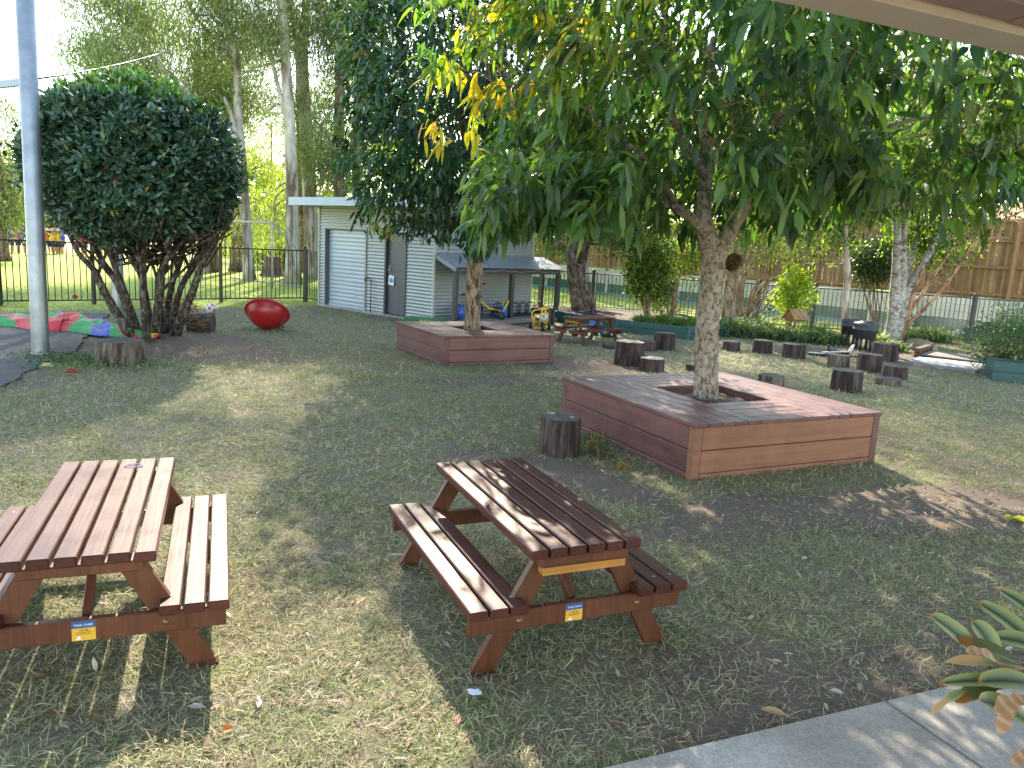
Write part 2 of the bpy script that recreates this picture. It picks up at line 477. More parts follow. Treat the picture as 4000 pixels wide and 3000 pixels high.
# asphalt pad
pad = [(-5.3, 7.6), (-5.55, 8.6), (-5.85, 9.6), (-6.1, 10.6), (-6.6, 11.7), (-7.05, 12.8), (-7.6, 14.2), (-7.95, 15.0), (-8.6, 14.7), (-9.7, 14.0), (-12, 12.3), (-16, 9.5), (-14, 4), (-8, 3.6), (-6.4, 4.4), (-5.7, 6)]
pp = []
for i in range(len(pad)):
    a = np.array(pad[i]); b = np.array(pad[(i+1) % len(pad)])
    for t in np.linspace(0, 1, 9)[:-1]:
        q = a*(1-t)+b*t; pp.append((q[0]+rng.normal()*.03, q[1]+rng.normal()*.03))
MB().poly(pp, -.05, .028).build('asphalt_pad', ASPH, kind='structure')

# concrete path: edge from (0.48,2.44) towards (.92,.385), slabs split by joints
ex = Vector((.922, .387, 0)); ey = Vector((.387, -.922, 0))
p0 = Vector((.48, 2.44, 0))
jt = (Vector((1.61, 2.92, 0))-p0).dot(ex)
for k in range(-1, 3):
    m_ = MB(); a = p0+ex*(jt+k*1.8-1.8+.006); b = p0+ex*(jt+k*1.8-.006)
    rot = Matrix.Translation(a) @ Matrix(((ex.x, ey.x, 0, 0), (ex.y, ey.y, 0, 0), (0, 0, 1, 0), (0, 0, 0, 1)))
    m_.box((0, 0, -.08), (1.788, 2.4, .03), .008, rot)
    # y axis of the slab frame points to the camera side: mirrored frame, flip faces
    m_.f = [f[::-1] for f in m_.f]
    m_.build('concrete_path', CONC, kind='structure')
# ------------------------------------------------------------------ foliage builders
def basis(ax, nr):
    """unit along, side, normal arrays from axis and wanted normal"""
    ax = ax/np.linalg.norm(ax, axis=1, keepdims=True)
    s = np.cross(ax, nr); s /= (np.linalg.norm(s, axis=1, keepdims=True)+1e-9)
    n = np.cross(s, ax); return ax, s, n
def leafmesh(mb, P, ax, nr, L, W, colr, droop=.25, fold=.25, detail=2):
    """P base points; detail 2 = eight-vertex folded leaf, 1 = four-vertex diamond"""
    ax, s, n = basis(ax, nr); k = len(P); L = L[:, None]; W = W[:, None]
    if detail == 2:
        down = np.array([0, 0, -1.])
        def pt(t, w, dz=0):
            return P+ax*L*t+down*L*droop*t*t+s*W*w+n*W*dz
        vs = [pt(0, 0), pt(.3, -.42, fold*.5), pt(.3, 0), pt(.3, .42, fold*.5), pt(.65, -.4, fold*.45), pt(.65, 0), pt(.65, .4, fold*.45), pt(1, 0)]
        V = np.stack(vs, 1).reshape(-1, 3); o = (np.arange(k)*8)[:, None]
        T = np.concatenate([o+np.array(t) for t in ([0, 2, 1], [0, 3, 2], [7, 4, 5], [7, 5, 6])])
        Q = np.concatenate([o+np.array(t) for t in ([1, 2, 5, 4], [2, 3, 6, 5])])
        mb.quads(V, [T, Q], np.repeat(colr, 8, 0))
    else:
        down = np.array([0, 0, -1.])
        V = np.stack([P, P+ax*L*.45-s*W*.5, P+ax*L+down*L*droop, P+ax*L*.45+s*W*.5], 1).reshape(-1, 3)
        o = (np.arange(k)*4)[:, None]
        mb.quads(V, o+np.array([0, 1, 2, 3]), np.repeat(colr, 4, 0))
def unit(a): return a/(np.linalg.norm(a, axis=-1, keepdims=True)+1e-9)
def jitcol(k, cols, wts, sd=.18, r=rng):
    c = np.array(cols)[r.choice(len(cols), k, p=np.array(wts)/sum(wts))]
    return np.clip(c*(1+r.normal(0, sd, (k, 1)))*(1+r.normal(0, .06, (k, 3))), .003, .9)
def ellip(K, c, rad, shell=.55, r=rng, low=1.):
    d = unit(r.normal(size=(K, 3))); q = (shell+(1-shell)*r.random((K, 1)))
    q = np.where(r.random((K, 1)) < .3, r.random((K, 1))**.5, q)
    p = d*q; p[:, 2] = np.where(p[:, 2] < 0, p[:, 2]*low, p[:, 2])
    return np.array(c)+p*np.array(rad), d
def curve(a, b, sag=.15, n=5, r=rng, wig=.06):
    a = Vector(a); b = Vector(b); L = (b-a).length; out = []
    for i in range(n+1):
        t = i/n; p = a.lerp(b, t)+Vector((0, 0, sag*L*math.sin(PI*t)))
        if 0 < i < n: p += Vector(r.normal(size=3)*wig*L/3)
        out.append(p)
    return out
def stem(mb, pts, r0, r1, n=8, sub=3, wob=.06):
    P = [Vector(p) for p in pts]; out = []
    for i in range(len(P)-1):
        a, b = P[i], P[i+1]; p_ = P[max(i-1, 0)]; q_ = P[min(i+2, len(P)-1)]
        for k in range(sub):
            t = k/sub
            out.append(.5*((2*a)+(-p_+b)*t+(2*p_-5*a+4*b-q_)*t*t+(-p_+3*a-3*b+q_)*t**3))
    out.append(P[-1]); m = len(out)
    rad = [r0+(r1-r0)*(i/(m-1)) for i in range(m)]
    if r0 > .05: rad[0] *= 1.35; rad[1] = rad[1]*1.1 if m > 2 else rad[1]
    mb.tube(out, rad, n, True, wob=wob, seedk=int(abs(P[0].x)*100))
    return out

# ------------------------------------------------------------------ picnic tables
BOLTM = CHROME
def make_table(label, loc, rz, s=1., sz=1., small=False):
    t = thing('picnic_table', label, 'picnic table', loc, rz, 'low timber picnic tables with attached benches')
    W, L, H, B = .53*s, 1.32*s, .56*sz, .33*sz
    th = .042*s
    mb = MB(); n = 6; gap = .014*s; pw = (W-gap*(n-1))/n
    for i in range(n):
        x = -W/2+i*(pw+gap); k = .82+.36*rng.random()
        mb.box((x, -L/2+rng.normal()*.002, H-th), (x+pw, L/2+rng.normal()*.002, H), .005, c=(k, k*(.96+.06*rng.random()), k))
    mb.build('tabletop', TABLE, t)
    for sg in (-1, 1):
        mb = MB(); bw = .26*s; n = 3; gap = .012*s; pw = (bw-gap*2)/3; x0 = .268*s if sg > 0 else -.268*s-bw
        for i in range(n):
            x = x0+i*(pw+gap); k = .82+.36*rng.random()
            mb.box((x, -L/2-.01, B-th), (x+pw, L/2+.01, B), .005, c=(k, k, k))
        be = mb.build('bench_seat', TABLE, t)
        if not small:
            for i in range(n):
                for yy in (-1, 1):
                    sc_ = MB()
                    mt = Matrix.Translation((x0+i*(pw+gap)+pw/2+rng.normal()*.003, yy*(L/2-.085), B))
                    sc_.lathe([(.0075, .0), (.0075, .0018), (.004, .0022), (.0, .001)], 10, mt)
                    sc_.build('screw_head', STEEL, be)
    fy = L/2-.085*s
    for e in (-1, 1):
        y = e*fy
        for sg in (-1, 1):
            mb = MB(); a = Vector((sg*.15*s, y, H-th)); b = Vector((sg*.445*s, y, 0))
            w = .085*s; tk = .034*s
            # leg cut flat at the ground and under the top
            P = [(a.x-w*.62, a.z), (a.x+w*.62, a.z), (b.x+w*.62, -.01), (b.x-w*.62, -.01)]
            Vv = [(p[0], y-tk/2, p[1]) for p in P]+[(p[0], y+tk/2, p[1]) for p in P]
            mb.add(Vv, [(0, 1, 2, 3)[::-1], (4, 5, 6, 7), (0, 1, 5, 4), (1, 2, 6, 5), (2, 3, 7, 6), (3, 0, 4, 7)], (.9+.2*rng.random(),)*3)
            mb.build('leg', TABLE2, t)
        yo = y+e*.034*s
        mb = MB(); mb.box((-.515*s, yo-.017*s, B-th-.088*s), (.515*s, yo+.017*s, B-th), .004)
        cb = mb.build('cross_beam', TABLE2, t)
        for sg in (-1, 1):
            bo = MB(); mt = Matrix.Translation((sg*.29*s, yo+e*.017*s, B-th-.045*s)) @ Matrix.Rotation(-e*PI/2, 4, 'X')
            bo.lathe([(.014*s, -.001), (.014*s, .002), (.009*s, .003), (.009*s, .007), (.0, .008)], 12, mt)
            bo.build('bolt', m_bolt, cb)
        mb = MB(); mb.box((-.215*s, yo-.03*s, H-th-.045*s), (.215*s, yo+.022*s, H-th), .004, c=(1, 1, 1))
        mb.build('top_cleat', TABLE2, t)
        if (e < 0 and label.find('dark brown') >= 0) or small or label.find('dark brown') >= 0:
            mb = MB(); mb.box((-.2*s, yo-.034*s, H-th-.082*s), (.2*s, yo+.03*s, H-th-.047*s), .003)
            mb.build('bare_cleat', RAWPINE, t, 'unstained orange timber cleat')
        mb = MB(); mb.beam((0, y-e*.03, B-th-.03), (0, e*L*.16, H-th-.02), .05*s, .032*s, up=(1, 0, 0))
        mb.build('brace', TABLE2, t)
    mb = MB(); mb.box((-.02*s, -L*.34, H-th-.04), (.02*s, L*.34, H-th-.001), .003)
    mb.build('top_batten', TABLE2, t)
    # warning sticker on the beam facing the camera
    y = -(fy+.034*s+.017*s)
    if small:
        MB().box((-.1, y-.0025, B-th-.07), (-.055, y, B-th-.012), .0005).build('sticker', PAPER, t, 'small white and blue sticker')
        MB().box((-.1, y-.004, B-th-.025), (-.055, y-.0025, B-th-.012), .0005).build('sticker_band', STICKB, t)
    else:
        sx = .0 if 'bracelet' in label else -.03
        st = MB().box((sx-.041, y-.0015, B-th-.084), (sx+.041, y, B-th-.004), .0005).build('sticker', STICKY, t, 'blue and yellow care sticker')
        MB().box((sx-.041, y-.0025, B-th-.032), (sx+.041, y-.0012, B-th-.004), .0004).build('sticker_band', STICKB, st)
        fm = lambda z, dx=0.: Matrix.Translation((sx+dx, y-.0035, B-th-z)) @ Matrix.Rotation(PI/2, 4, 'X')
        txt('TAKE CARE!', .0125, TXTW, 'sticker_text', st, fm(.019), .0006)
        txt('10 to 15kg', .007, TXTB, 'sticker_text', st, fm(.040), .0004)
        txt('Minimum weight shown to', .0048, TXTB, 'sticker_text', st, fm(.049), .0003)
        txt('keep - Small frame to do', .0048, TXTB, 'sticker_text', st, fm(.056), .0003)
        hm = MB(); hm.lathe([(.0, 0), (.006, 0), (.006, .001), (0, .001)], 10, Matrix.Translation((sx-.017, y-.0012, B-th-.071)) @ Matrix.Rotation(PI/2, 4, 'X'))
        hm.box((sx-.026, y-.0026, B-th-.079), (sx-.01, y-.001, B-th-.073), .0004)
        hm.build('sticker_mark', TXTW, st)
    return t
m_bolt = m_plain('brass_bolt', (.28, .2, .1), .45, .7, .2, 20, 0)
t1 = make_table('weathered purple-brown picnic table at lower left with a bead bracelet on its top', (-1.82, 3.32, 0), R(20.9))
t2 = make_table('dark brown picnic table dappled with sun, standing in front of the tall log stump', (.10, 3.70, 0), R(23.6))
t3 = make_table('small picnic table far back beside the teal garden bed and the yellow trike', (1.42, 14.82, 0), R(-47), .8, .88, True)

# bracelet of beads on table 1
br = thing('bead_bracelet', 'lilac bead bracelet lying on the far end of the left picnic table', 'bracelet', G(522, 1821, .562))
BEAD = m_plain('lilac_bead', (.55, .42, .62), .25, 0, .2, 40, 0)
mb = MB()
for k in range(26):
    a = 2*PI*k/26; p = Vector((.038*math.cos(a)+.004*math.sin(3*a), .026*math.sin(a), .0045))
    mb.lathe([(.0001, -.004), (.0035, -.002), (.0042, .0), (.0035, .002), (.0001, .004)], 7, Matrix.Translation(p))
mb.build('bead_ring', BEAD, br)

# ------------------------------------------------------------------ planter boxes
def make_planter(label, loc, rz, S, Sy, H, inner, faces, trimw, orange=False):
    t = thing('tree_planter', label, 'planter', loc, rz, 'square timber planter seats round the trees')
    hx, hy = S/2, Sy/2; bw = inner; bd = .035
    # side boards: 0 = -y, 1 = +x, 2 = +y, 3 = -x
    lower = .05
    rows = [(.0, lower), (lower+.004, (H-.02+lower)/2-.003), ((H-.02+lower)/2+.003, H-.02)]
    for k in range(4):
        mb = MB()
        for j, (z0, z1) in enumerate(rows):
            c = .86+.28*rng.random()
            o = 0. if j else .004
            if k % 2 == 0:
                s = -1 if k == 0 else 1
                lo = [-hx+.06, s*hy-bd/2-.0, z0]; hi = [hx-.06, s*hy+bd/2, z1]
                lo[1] += s*o; hi[1] += s*o
            else:
                s = 1 if k == 1 else -1
                lo = [s*hx-bd/2, -hy+.06, z0]; hi = [s*hx+bd/2, hy-.06, z1]
                lo[0] += s*o; hi[0] += s*o
            mb.box(lo, hi, .006, c=(c, c, c))
        mat = faces.get(k, MAROON if k % 2 == 0 else MAROON_Y)
        mb.build('side_boards', mat, t, 'sun-faded orange-brown side boards' if mat is ORANGE else None)
    for sx in (-1, 1):
        for sy in (-1, 1):
            mt = ORANGE if (orange and sx < 0 and sy < 0) else MAROON_Y
            mb = MB(); mb.box((sx*hx-.058*(sx > 0)-(.019 if sx < 0 else -.0), sy*hy-.058*(sy > 0)-(.019 if sy < 0 else 0), 0),
                              (sx*hx+.058*(sx < 0)+(.019 if sx > 0 else 0), sy*hy+.058*(sy < 0)+(.019 if sy > 0 else 0), H-.02), .004)
            mb.build('corner_post', mt, t)
    # seat: each side four planks mitred as lapped runs
    n = 5; g = .006; pw = (bw-g*(n-1))/n; ov = .03
    for s in (-1, 1):           # long runs along y (left/right), short runs along x between them
        mb = MB()
        for i in range(n):
            x0 = -hx-ov+i*(pw+g) if s < 0 else hx+ov-i*(pw+g)-pw
            c = .85+.3*rng.random()
            mb.box((x0, -hy-ov, H-.02), (x0+pw, hy+ov, H+.012), .004, c=(c, c, c))
        mb.build('seat_boards', MAROON_Y, t)
        mb = MB()
        for i in range(n):
            y0 = -hy-ov+i*(pw+g) if s < 0 else hy+ov-i*(pw+g)-pw
            c = .85+.3*rng.random()
            mb.box((-hx-ov+bw+g, y0, H-.02), (hx+ov-bw-g, y0+pw, H+.012), .004, c=(c, c, c))
        mb.build('seat_boards', MAROON, t)
    ix, iy = hx+ov-bw, hy+ov-bw
    mb = MB()
    for s in (-1, 1):
        mb.box((-ix-.02, s*(iy+.018)-.012, .1), (ix+.02, s*(iy+.018)+.012, H-.022), .002)
        mb.box((s*(ix+.018)-.012, -iy, .1), (s*(ix+.018)+.012, iy, H-.022), .002)
    mb.build('inner_lining', MAROON, t)
    # soil mound
    n = 16; X, Y = np.meshgrid(np.linspace(-ix, ix, n), np.linspace(-iy, iy, n))
    Z = H-.065+.04*np.exp(-(X**2+Y**2)/(.12))+.012*vnoise(X, Y, 14)
    i2 = (np.arange(n-1)[:, None]*n+np.arange(n-1)[None]).ravel()
    m2 = MB(); m2.quads(np.stack([X, Y, Z], -1).reshape(-1, 3), np.stack([i2, i2+1, i2+n+1, i2+n], 1), np.ones((n*n, 3)))
    m2.build('soil', SOIL, t)
    return t
c1 = Vector((1.950, 7.383, 0)); a1 = math.atan2(6.092-5.245, 3.033-1.319)
make_planter('large near square planter seat with orange right side, around the pale mottled tree', c1, a1, 2.08, 2.10, .46, .68, {0: ORANGE}, .06, True)
c2 = Vector((-.661, 12.252, 0)); a2 = math.atan2(10.607-9.754, .547+.911)
make_planter('farther all-maroon square planter seat in front of the corrugated shed', c2, a2, 1.84, 1.82, .43, .64, {}, .06)

# ------------------------------------------------------------------ log stumps
def make_log(label, px, w, h, top, mat=DARKWOOD, name='log_stump', grp='log stumps standing on the lawn', lean=(0, 0), n=30, taper=.04, loc=None, topmat=LOGTOP, cat='log stump'):
    p = loc if loc is not None else G(*px)
    t = thing(name, label, cat, (p.x, p.y, 0), rng.random()*6, grp)
    r = w/2; ph = rng.random(4)*6; V = []; rows = 9
    for i in range(rows):
        z = (h-.006)*i/(rows-1); 
        for k in range(n):
            a = 2*PI*k/n
            q = r*(1+taper*(1-i/(rows-1)))*(1+.035*math.sin(2*a+ph[0])+.03*math.sin(3*a+ph[1])+.018*math.sin(7*a+ph[2])+rng.normal()*.006)
            if (k % 11 == 0): q *= .965
            if i == rows-1: q *= .985
            V.append((q*math.cos(a)+lean[0]*z, q*math.sin(a)+lean[1]*z, z-.01*(i == 0)))
    F = [(i*n+k, i*n+(k+1) % n, (i+1)*n+(k+1) % n, (i+1)*n+k) for i in range(rows-1) for k in range(n)]
    MB().add(V, F, smooth=True).build('bark', mat, t)
    m2 = MB(); Vt = []
    for j, q in enumerate((1., .97, .6, .25)):
        for k in range(n):
            x, y, z = V[(rows-1)*n+k]
            Vt.append(((x-lean[0]*z)*q*.998+lean[0]*z, (y-lean[1]*z)*q*.998+lean[1]*z, z+(.0 if j == 0 else .006)+rng.normal()*.0015))
    Ft = [(j*n+k, j*n+(k+1) % n, (j+1)*n+(k+1) % n, (j+1)*n+k) for j in range(3) for k in range(n)]+[tuple(3*n+k for k in range(n))]
    m2.add(Vt, Ft, smooth=False).build('cut_face', topmat, t)
    return t
Y1 = lambda px, py: G(px, py)
def off(px, py, w):      # measured point is the near foot: push back by the radius
    p = G(px, py); d = Vector((p.x, p.y, 0)).normalized(); return Vector((p.x, p.y, 0))+d*w/2
LG = [
 ('tall dark log stump with pale streaks between the near picnic table and planter', (2182, 1788), .36, .33, DARKWOOD),
 ('wide grey log stump on mulch in front of the clipped shrub', (473, 1432), .58, .30, GREYLOG),
 ('tallest dark log stump, left of the near tree trunk, taller than its neighbours', (2455, 1432), .46, .375, DARKWOOD),
 ('squat grey-brown log stump just right of the tallest dark stump', (2545, 1455), .38, .2, DARKWOOD),
 ('dark flat-topped log stump standing before the teal garden bed corner', (2592, 1368), .42, .31, DARKWOOD),
 ('small dark log stump half hidden behind the tallest stump', (2530, 1372), .3, .18, DARKWOOD),
 ('small isolated log stump just right of the near tree trunk', (2856, 1371), .33, .17, DARKWOOD),
 ('dark log stump second to the right of the near tree trunk', (2975, 1381), .37, .24, DARKWOOD),
 ('sunlit-edged log stump nearest the tyre ring', (3097, 1402), .4, .26, DARKWOOD),
 ('low wide brown log stump just behind the near planter', (3008, 1518), .36, .17, GREYLOG),
 ('pale brown log stump beside the broken bicycle parts', (3272, 1432), .35, .19, GREYLOG),
 ('dark red-brown log stump in front of the charcoal tub', (3394, 1455), .38, .29, DARKWOOD),
 ('widest reddish log stump leaning against the pale multi-stem tree', (3452, 1413), .48, .33, DARKWOOD),
 ('big split grey log stump closest to the near planter right corner', (3302, 1532), .4, .29, DARKWOOD),
 ('mint-stained log stump right of the split stump', (3492, 1482), .37, .2, DARKWOOD),
 ('very low thin log slice in front of the mint-stained stump', (3470, 1508), .37, .1, GREYLOG),
 ('low dark stump peeping out left of the near tree trunk', (2703, 1452), .22, .1, GREYLOG),
]
for lb, px, w, h, mt in LG:
    make_log(lb, None, w, h, None, mt, loc=off(px[0], px[1], w))
make_log('old ragged tree stump alone on the grass before the shed door', None, .27, .17, None, GREYLOG, 'tree_stump', None, taper=.25, loc=off(1073, 1280, .27))
make_log('dark round log seat under the lean-to roof corner', None, .3, .36, None, DARKWOOD, 'log_stump', 'log stumps standing on the lawn', loc=Vector((.75, 17.9, 0)))
# low slab block at (2385,1345)
p = G(2400, 1362)
b = thing('timber_block', 'low dark timber block on the grass beside the tallest stump', 'timber block', (p.x, p.y, 0), R(25))
mb = MB(); mb.box((-.19, -.12, -.01), (.19, .12, .075), .012); mb.build('block', DARKWOOD, b)
# lying log
p = off(785, 1300, .3)
lo = thing('lying_log', 'short brown log lying on its side beside the soccer ball', 'log', (p.x, p.y, 0), R(4))
mb = MB(); n = 24; V = []
for i in range(7):
    for k in range(n):
        a = 2*PI*k/n; q = .165*(1+.03*math.sin(3*a+1)+.02*math.sin(5*a)+rng.normal()*.006)
        V.append((-.21+.42*i/6, q*math.cos(a), .16+q*math.sin(a)))
mb.add(V, [(i*n+k, (i+1)*n+k, (i+1)*n+(k+1) % n, i*n+(k+1) % n) for i in range(6) for k in range(n)], smooth=True)
LOGH = m_bark('brown_lying_bark', (.03, .02, .014), (.1, .065, .045), (.26, .2, .15), 7, 3.5, .7)
mb.build('bark', LOGH, lo)
for e in (0, 6):
    MB().add([V[e*n+k] for k in range(n)], [tuple(range(n)) if e else tuple(range(n))[::-1]]).build('cut_face', LOGTOP, lo)

# ------------------------------------------------------------------ poles left
def make_pole(label, p, r, h, cap=False):
    t = thing('steel_pole', label, 'pole', p, 0, 'galvanised shade-sail poles')
    MB().lathe([(r, -.05), (r, h), (r*.9, h+.01), (0, h+.012)], 28).build('shaft', STEEL, t)
    MB().lathe([(r+.012, 0), (r+.014, .035), (r+.001, .04)], 28).build('base_collar', CONC, t)
    return t
pl = G(232/1.0*0+139, 1392)
pole1 = make_pole('thick galvanised steel pole at the left edge, in front of the clipped shrub', (G(141, 1392).x, G(141, 1392).y+.1, 0), .105, 5.6)
pole1.rotation_euler = (0, R(.7), 0)
pole2 = make_pole('galvanised steel pole standing behind the clipped shrub near the fence', (G(453, 1233).x, G(453, 1233).y+.1, 0), .105, 3.6)
# beam and cable
a = AT(-160, 345, 10.4); b = AT(122, 318, 10.2)
bm = thing('shade_beam', 'pale steel beam meeting the thick pole at the left edge', 'beam', a)
MB().beam((0, 0, 0), b-a, .06, .09).build('beam', FASCIA, bm)
c = AT(132, 310, 10.15); d = AT(640, 205, 14)
cb = thing('shade_cable', 'thin dark shade-sail cable running right from the thick pole above the shrub', 'cable', c)
MB().tube(curve((0, 0, 0), d-c, -.01, 8, wig=0), .012, 6).build('cable', BLACK, cb)

# ------------------------------------------------------------------ shed
FLc = Vector((-4.98, 19.45, 0)); FRc = Vector((-1.80, 16.62, 0))
fd = (FRc-FLc).normalized(); Ls = (FRc-FLc).length; sd = Vector((-fd.y, fd.x, 0))
shed = thing('tin_shed', 'grey corrugated steel shed with roller door, slate door and lean-to', 'shed', FLc, math.atan2(fd.y, fd.x))
# local: x along front wall, y into the shed, z up. Front faces -y. Right wall at x=Ls.
SD = 3.2; SH = 2.45
def corr(mb, a, b, z0, z1, nrm, pitch=.076, amp=.009):
    """horizontal corrugations between ground points a, b"""
    a = Vector(a); b = Vector(b); nrm = Vector(nrm); k = int((z1-z0)/pitch*6); V = []
    for i in range(k+1):
        z = z0+(z1-z0)*i/k; o = amp*math.sin(2*PI*z/pitch)
        for q in (a, b): V.append((q.x+nrm.x*o, q.y+nrm.y*o, z))
    mb.add(V, [(2*i, 2*i+1, 2*i+3, 2*i+2) for i in range(k)], smooth=True)
def loc_x(px, py):     # position along the front wall of a photo column
    d = ray(px, py); # solve intersection with vertical wall plane
    nx_, ny_ = -fd.y, fd.x
    t = (FLc.x*nx_+FLc.y*ny_)/(d[0]*nx_+d[1]*ny_); q = Vector((d[0]*t, d[1]*t, EYE+d[2]*t)); return (q-FLc).dot(fd), q.z
rx0, rz1 = loc_x(1273, 898); rx1, _ = loc_x(1430, 898); dx0, _ = loc_x(1502, 1100); dx1, _ = loc_x(1587, 1100)
tapx, _ = loc_x(1456, 1180)
rz1 = 1.92; dz1 = 1.9
slab = .05
mb = MB()
for (x0, x1, z0, z1) in ((0, rx0, 0, SH), (rx0, rx1, rz1, SH), (rx1, dx0, 0, SH), (dx0, dx1, dz1, SH), (dx1, Ls, 0, SH)):
    corr(mb, (x0, 0, 0), (x1, 0, 0), max(z0, .02), z1, (0, -1, 0))
corr(mb, (Ls, 0, 0), (Ls, SD, 0), .02, SH, (1, 0, 0))
corr(mb, (0, SD, 0), (0, 0, 0), .02, SH, (-1, 0, 0))
corr(mb, (Ls, SD, 0), (0, SD, 0), .02, SH, (0, 1, 0))
mb.build('wall', CORR, shed)
mb = MB(); mb.box((-.02, -.08, -.05), (Ls+.02, SD, .045), .01); mb.build('slab', CONC, shed)
mb = MB()
for x in (0, Ls):
    mb.box((x-.025, -.022, .0), (x+.025, .03, SH), .003)
mb.box((Ls-.03, SD-.03, 0), (Ls+.025, SD+.025, SH), .003)
mb.build('corner_trim', CREAM, shed)
mb = MB(); mb.box((-.03, -.55, SH+.0), (Ls+.35, SD+.4, SH+.03), .004)
mb.box((-.4, -.55, SH+.002), (-.03, SD+.4, SH+.032), .004)
rf = mb.build('roof', CREAM, shed)
mb = MB(); mb.box((-.45, -.6, SH-.02), (Ls+.38, -.552, SH+.17), .004); mb.box((-.45, -.55, SH-.02), (-.402, SD+.4, SH+.17), .004)
mb.box((Ls+.352, -.55, SH-.02), (Ls+.38, SD+.4, SH+.17), .004)
mb.build('fascia', FASCIA, rf)
# roller door
mb = MB(); k = 140; V = []; z0, z1 = .08, rz1-.02
nsl = 19
for i in range(k+1):
    z = z0+(z1-z0)*i/k; ph = (z-z0)/(z1-z0)*nsl % 1
    o = -.010*(1-abs(2*ph-1)**3)
    V += [(rx0+.055, .09+o, z), (rx1-.01, .09+o, z)]
mb.add(V, [(2*i, 2*i+1, 2*i+3, 2*i+2) for i in range(k)], smooth=False)
rd = mb.build('roller_door', m_plain('roller_door_paint', (.36, .42, .5), .4, .25, .05, 2, 0), shed)
MB().box((rx0+.055, .07, .045), (rx1-.01, .1, .09), .003).build('bottom_rail', FASCIA, rd)
mb = MB(); mb.box((rx0, -.02, 0), (rx0+.012, .12, rz1), .002); mb.box((rx0+.012, .075, .0), (rx0+.055, .12, rz1), .002)
mb.box((rx1-.01, -.02, 0), (rx1+.012, .12, rz1), .002); mb.box((rx0+.012, -.02, rz1-.02), (rx1-.01, .12, rz1+.012), .002)
mb.build('door_frame', GREYSTEEL, shed)
mb = MB()
mb.box((rx0-.03, -.026, .02), (rx0-.002, -.014, rz1+.05), .002); mb.box((rx1+.014, -.026, .02), (rx1+.045, -.014, rz1+.05), .002); mb.box((rx0, -.026, rz1+.014), (rx1+.012, -.014, rz1+.055), .002)
mb.build('flashing', CREAM, shed)
dr = MB().box((dx0+.06, .05, .06), (dx1-.035, .085, dz1-.02), .003).build('door', DOORGREY, shed)
mb = MB(); mb.box((dx0, -.02, 0), (dx0+.055, .1, dz1), .003); mb.box((dx1-.03, -.02, 0), (dx1, .1, dz1), .003); mb.box((dx0+.056, -.02, dz1-.015), (dx1-.031, .1, dz1), .003)
mb.build('door_frame', DARKPOST, shed)
mb = MB(); mb.box((dx0+.075, .042, .98), (dx0+.11, .05, 1.16), .002); mb.tube([(dx0+.09, .045, 1.06), (dx0+.09, .0, 1.06), (dx0+.19, -.005, 1.06)], .009, 8)
mb.build('handle', CHROME, dr)
# notice hanging on the door (curled sheet)
m_n = MB(); V = []; nx0 = dx0+.1
for i in range(7):
    for j in range(2):
        V.append((nx0+.2*i/6, .035-.022*math.sin(i*1.1)*.4-.012*(j == 0), .72+.22*j+.008*math.sin(i)))
m_n.add(V, [(2*i, 2*i+2, 2*i+3, 2*i+1) for i in range(6)], smooth=True)
MM = shed.matrix_basis.copy() if False else Matrix.Translation(FLc) @ Matrix.Rotation(math.atan2(fd.y, fd.x), 4, 'Z')
nt = thing('paper_notice', 'white paper notice with blue print taped to the slate shed door', 'notice', MM @ Vector((nx0+.1, .05, .83)), math.atan2(fd.y, fd.x))
m_n.v = [v-np.array([nx0+.1, .05, .83]) for v in m_n.v]
m_n.build('sheet', PAPER, nt)
mb = MB(); mb.lathe([(0, 0), (.05, .0), (.05, .002), (0, .002)], 16, Matrix.Translation((.005, -.035, .0)) @ Matrix.Rotation(PI/2, 4, 'X'))
mb.build('blue_print', m_plain('cyan_ink', (.05, .35, .55), .5, 0, .3, 30, 0), nt)
# tap
tp = thing('garden_tap', 'rusty standpipe tap on the shed wall between its two doors', 'tap', MM @ Vector((tapx, -.06, 0)), math.atan2(fd.y, fd.x))
RUST = m_plain('rusty_pipe', (.12, .08, .06), .6, .4, .4, 20, .3)
mb = MB(); mb.tube([(0, 0, -.02), (0, 0, .78), (-.02, 0, .81), (-.12, -.01, .82)], .012, 8); mb.build('pipe', RUST, tp)
mb = MB(); mb.tube([(-.12, -.01, .82), (-.18, -.03, .81), (-.19, -.04, .76)], .018, 8); mb.tube([(-.15, -.02, .83), (-.15, -.02, .88)], .008, 6); mb.box((-.18, -.03, .878), (-.12, -.01, .89), .003)
mb.build('spout', RUST, tp)
# lean-to on the right wall: in shed local coords, x beyond Ls
hl0, hl1, D = 1.50, 1.27, .62
def solve_len():
    # right end of the roof seen at px 2215
    d = ray(2215, 1055); o = MM @ Vector((Ls+D, 0, 0)); s3 = (MM.to_3x3() @ Vector((0, 1, 0)))
    # (o + s3*k) parallel to d in plan
    k = (o.y*d[0]-o.x*d[1])/(s3.x*d[1]-s3.y*d[0]); return k
LL = max(2.2, min(3.6, solve_len()))
lt0 = .05
mb = MB(); nC = int((LL-lt0)/.076*6); V = []
for i in range(nC+1):
    y = lt0+(LL-lt0)*i/nC; o = .008*math.sin(2*PI*y/.076)
    V += [(Ls+.01, y, hl0+o), (Ls+D+.06, y, hl1-.02+o)]
mb.add(V, [(2*i, 2*i+1, 2*i+3, 2*i+2) for i in range(nC)], smooth=True)
lr = mb.build('lean_to_roof', ROOFTIN, shed)
mb = MB(); mb.box((Ls+D-.06, lt0, hl1-.15), (Ls+D-.02, LL-.03, hl1-.035), .003)
mb.build('eave_beam', DARKPOST, shed)
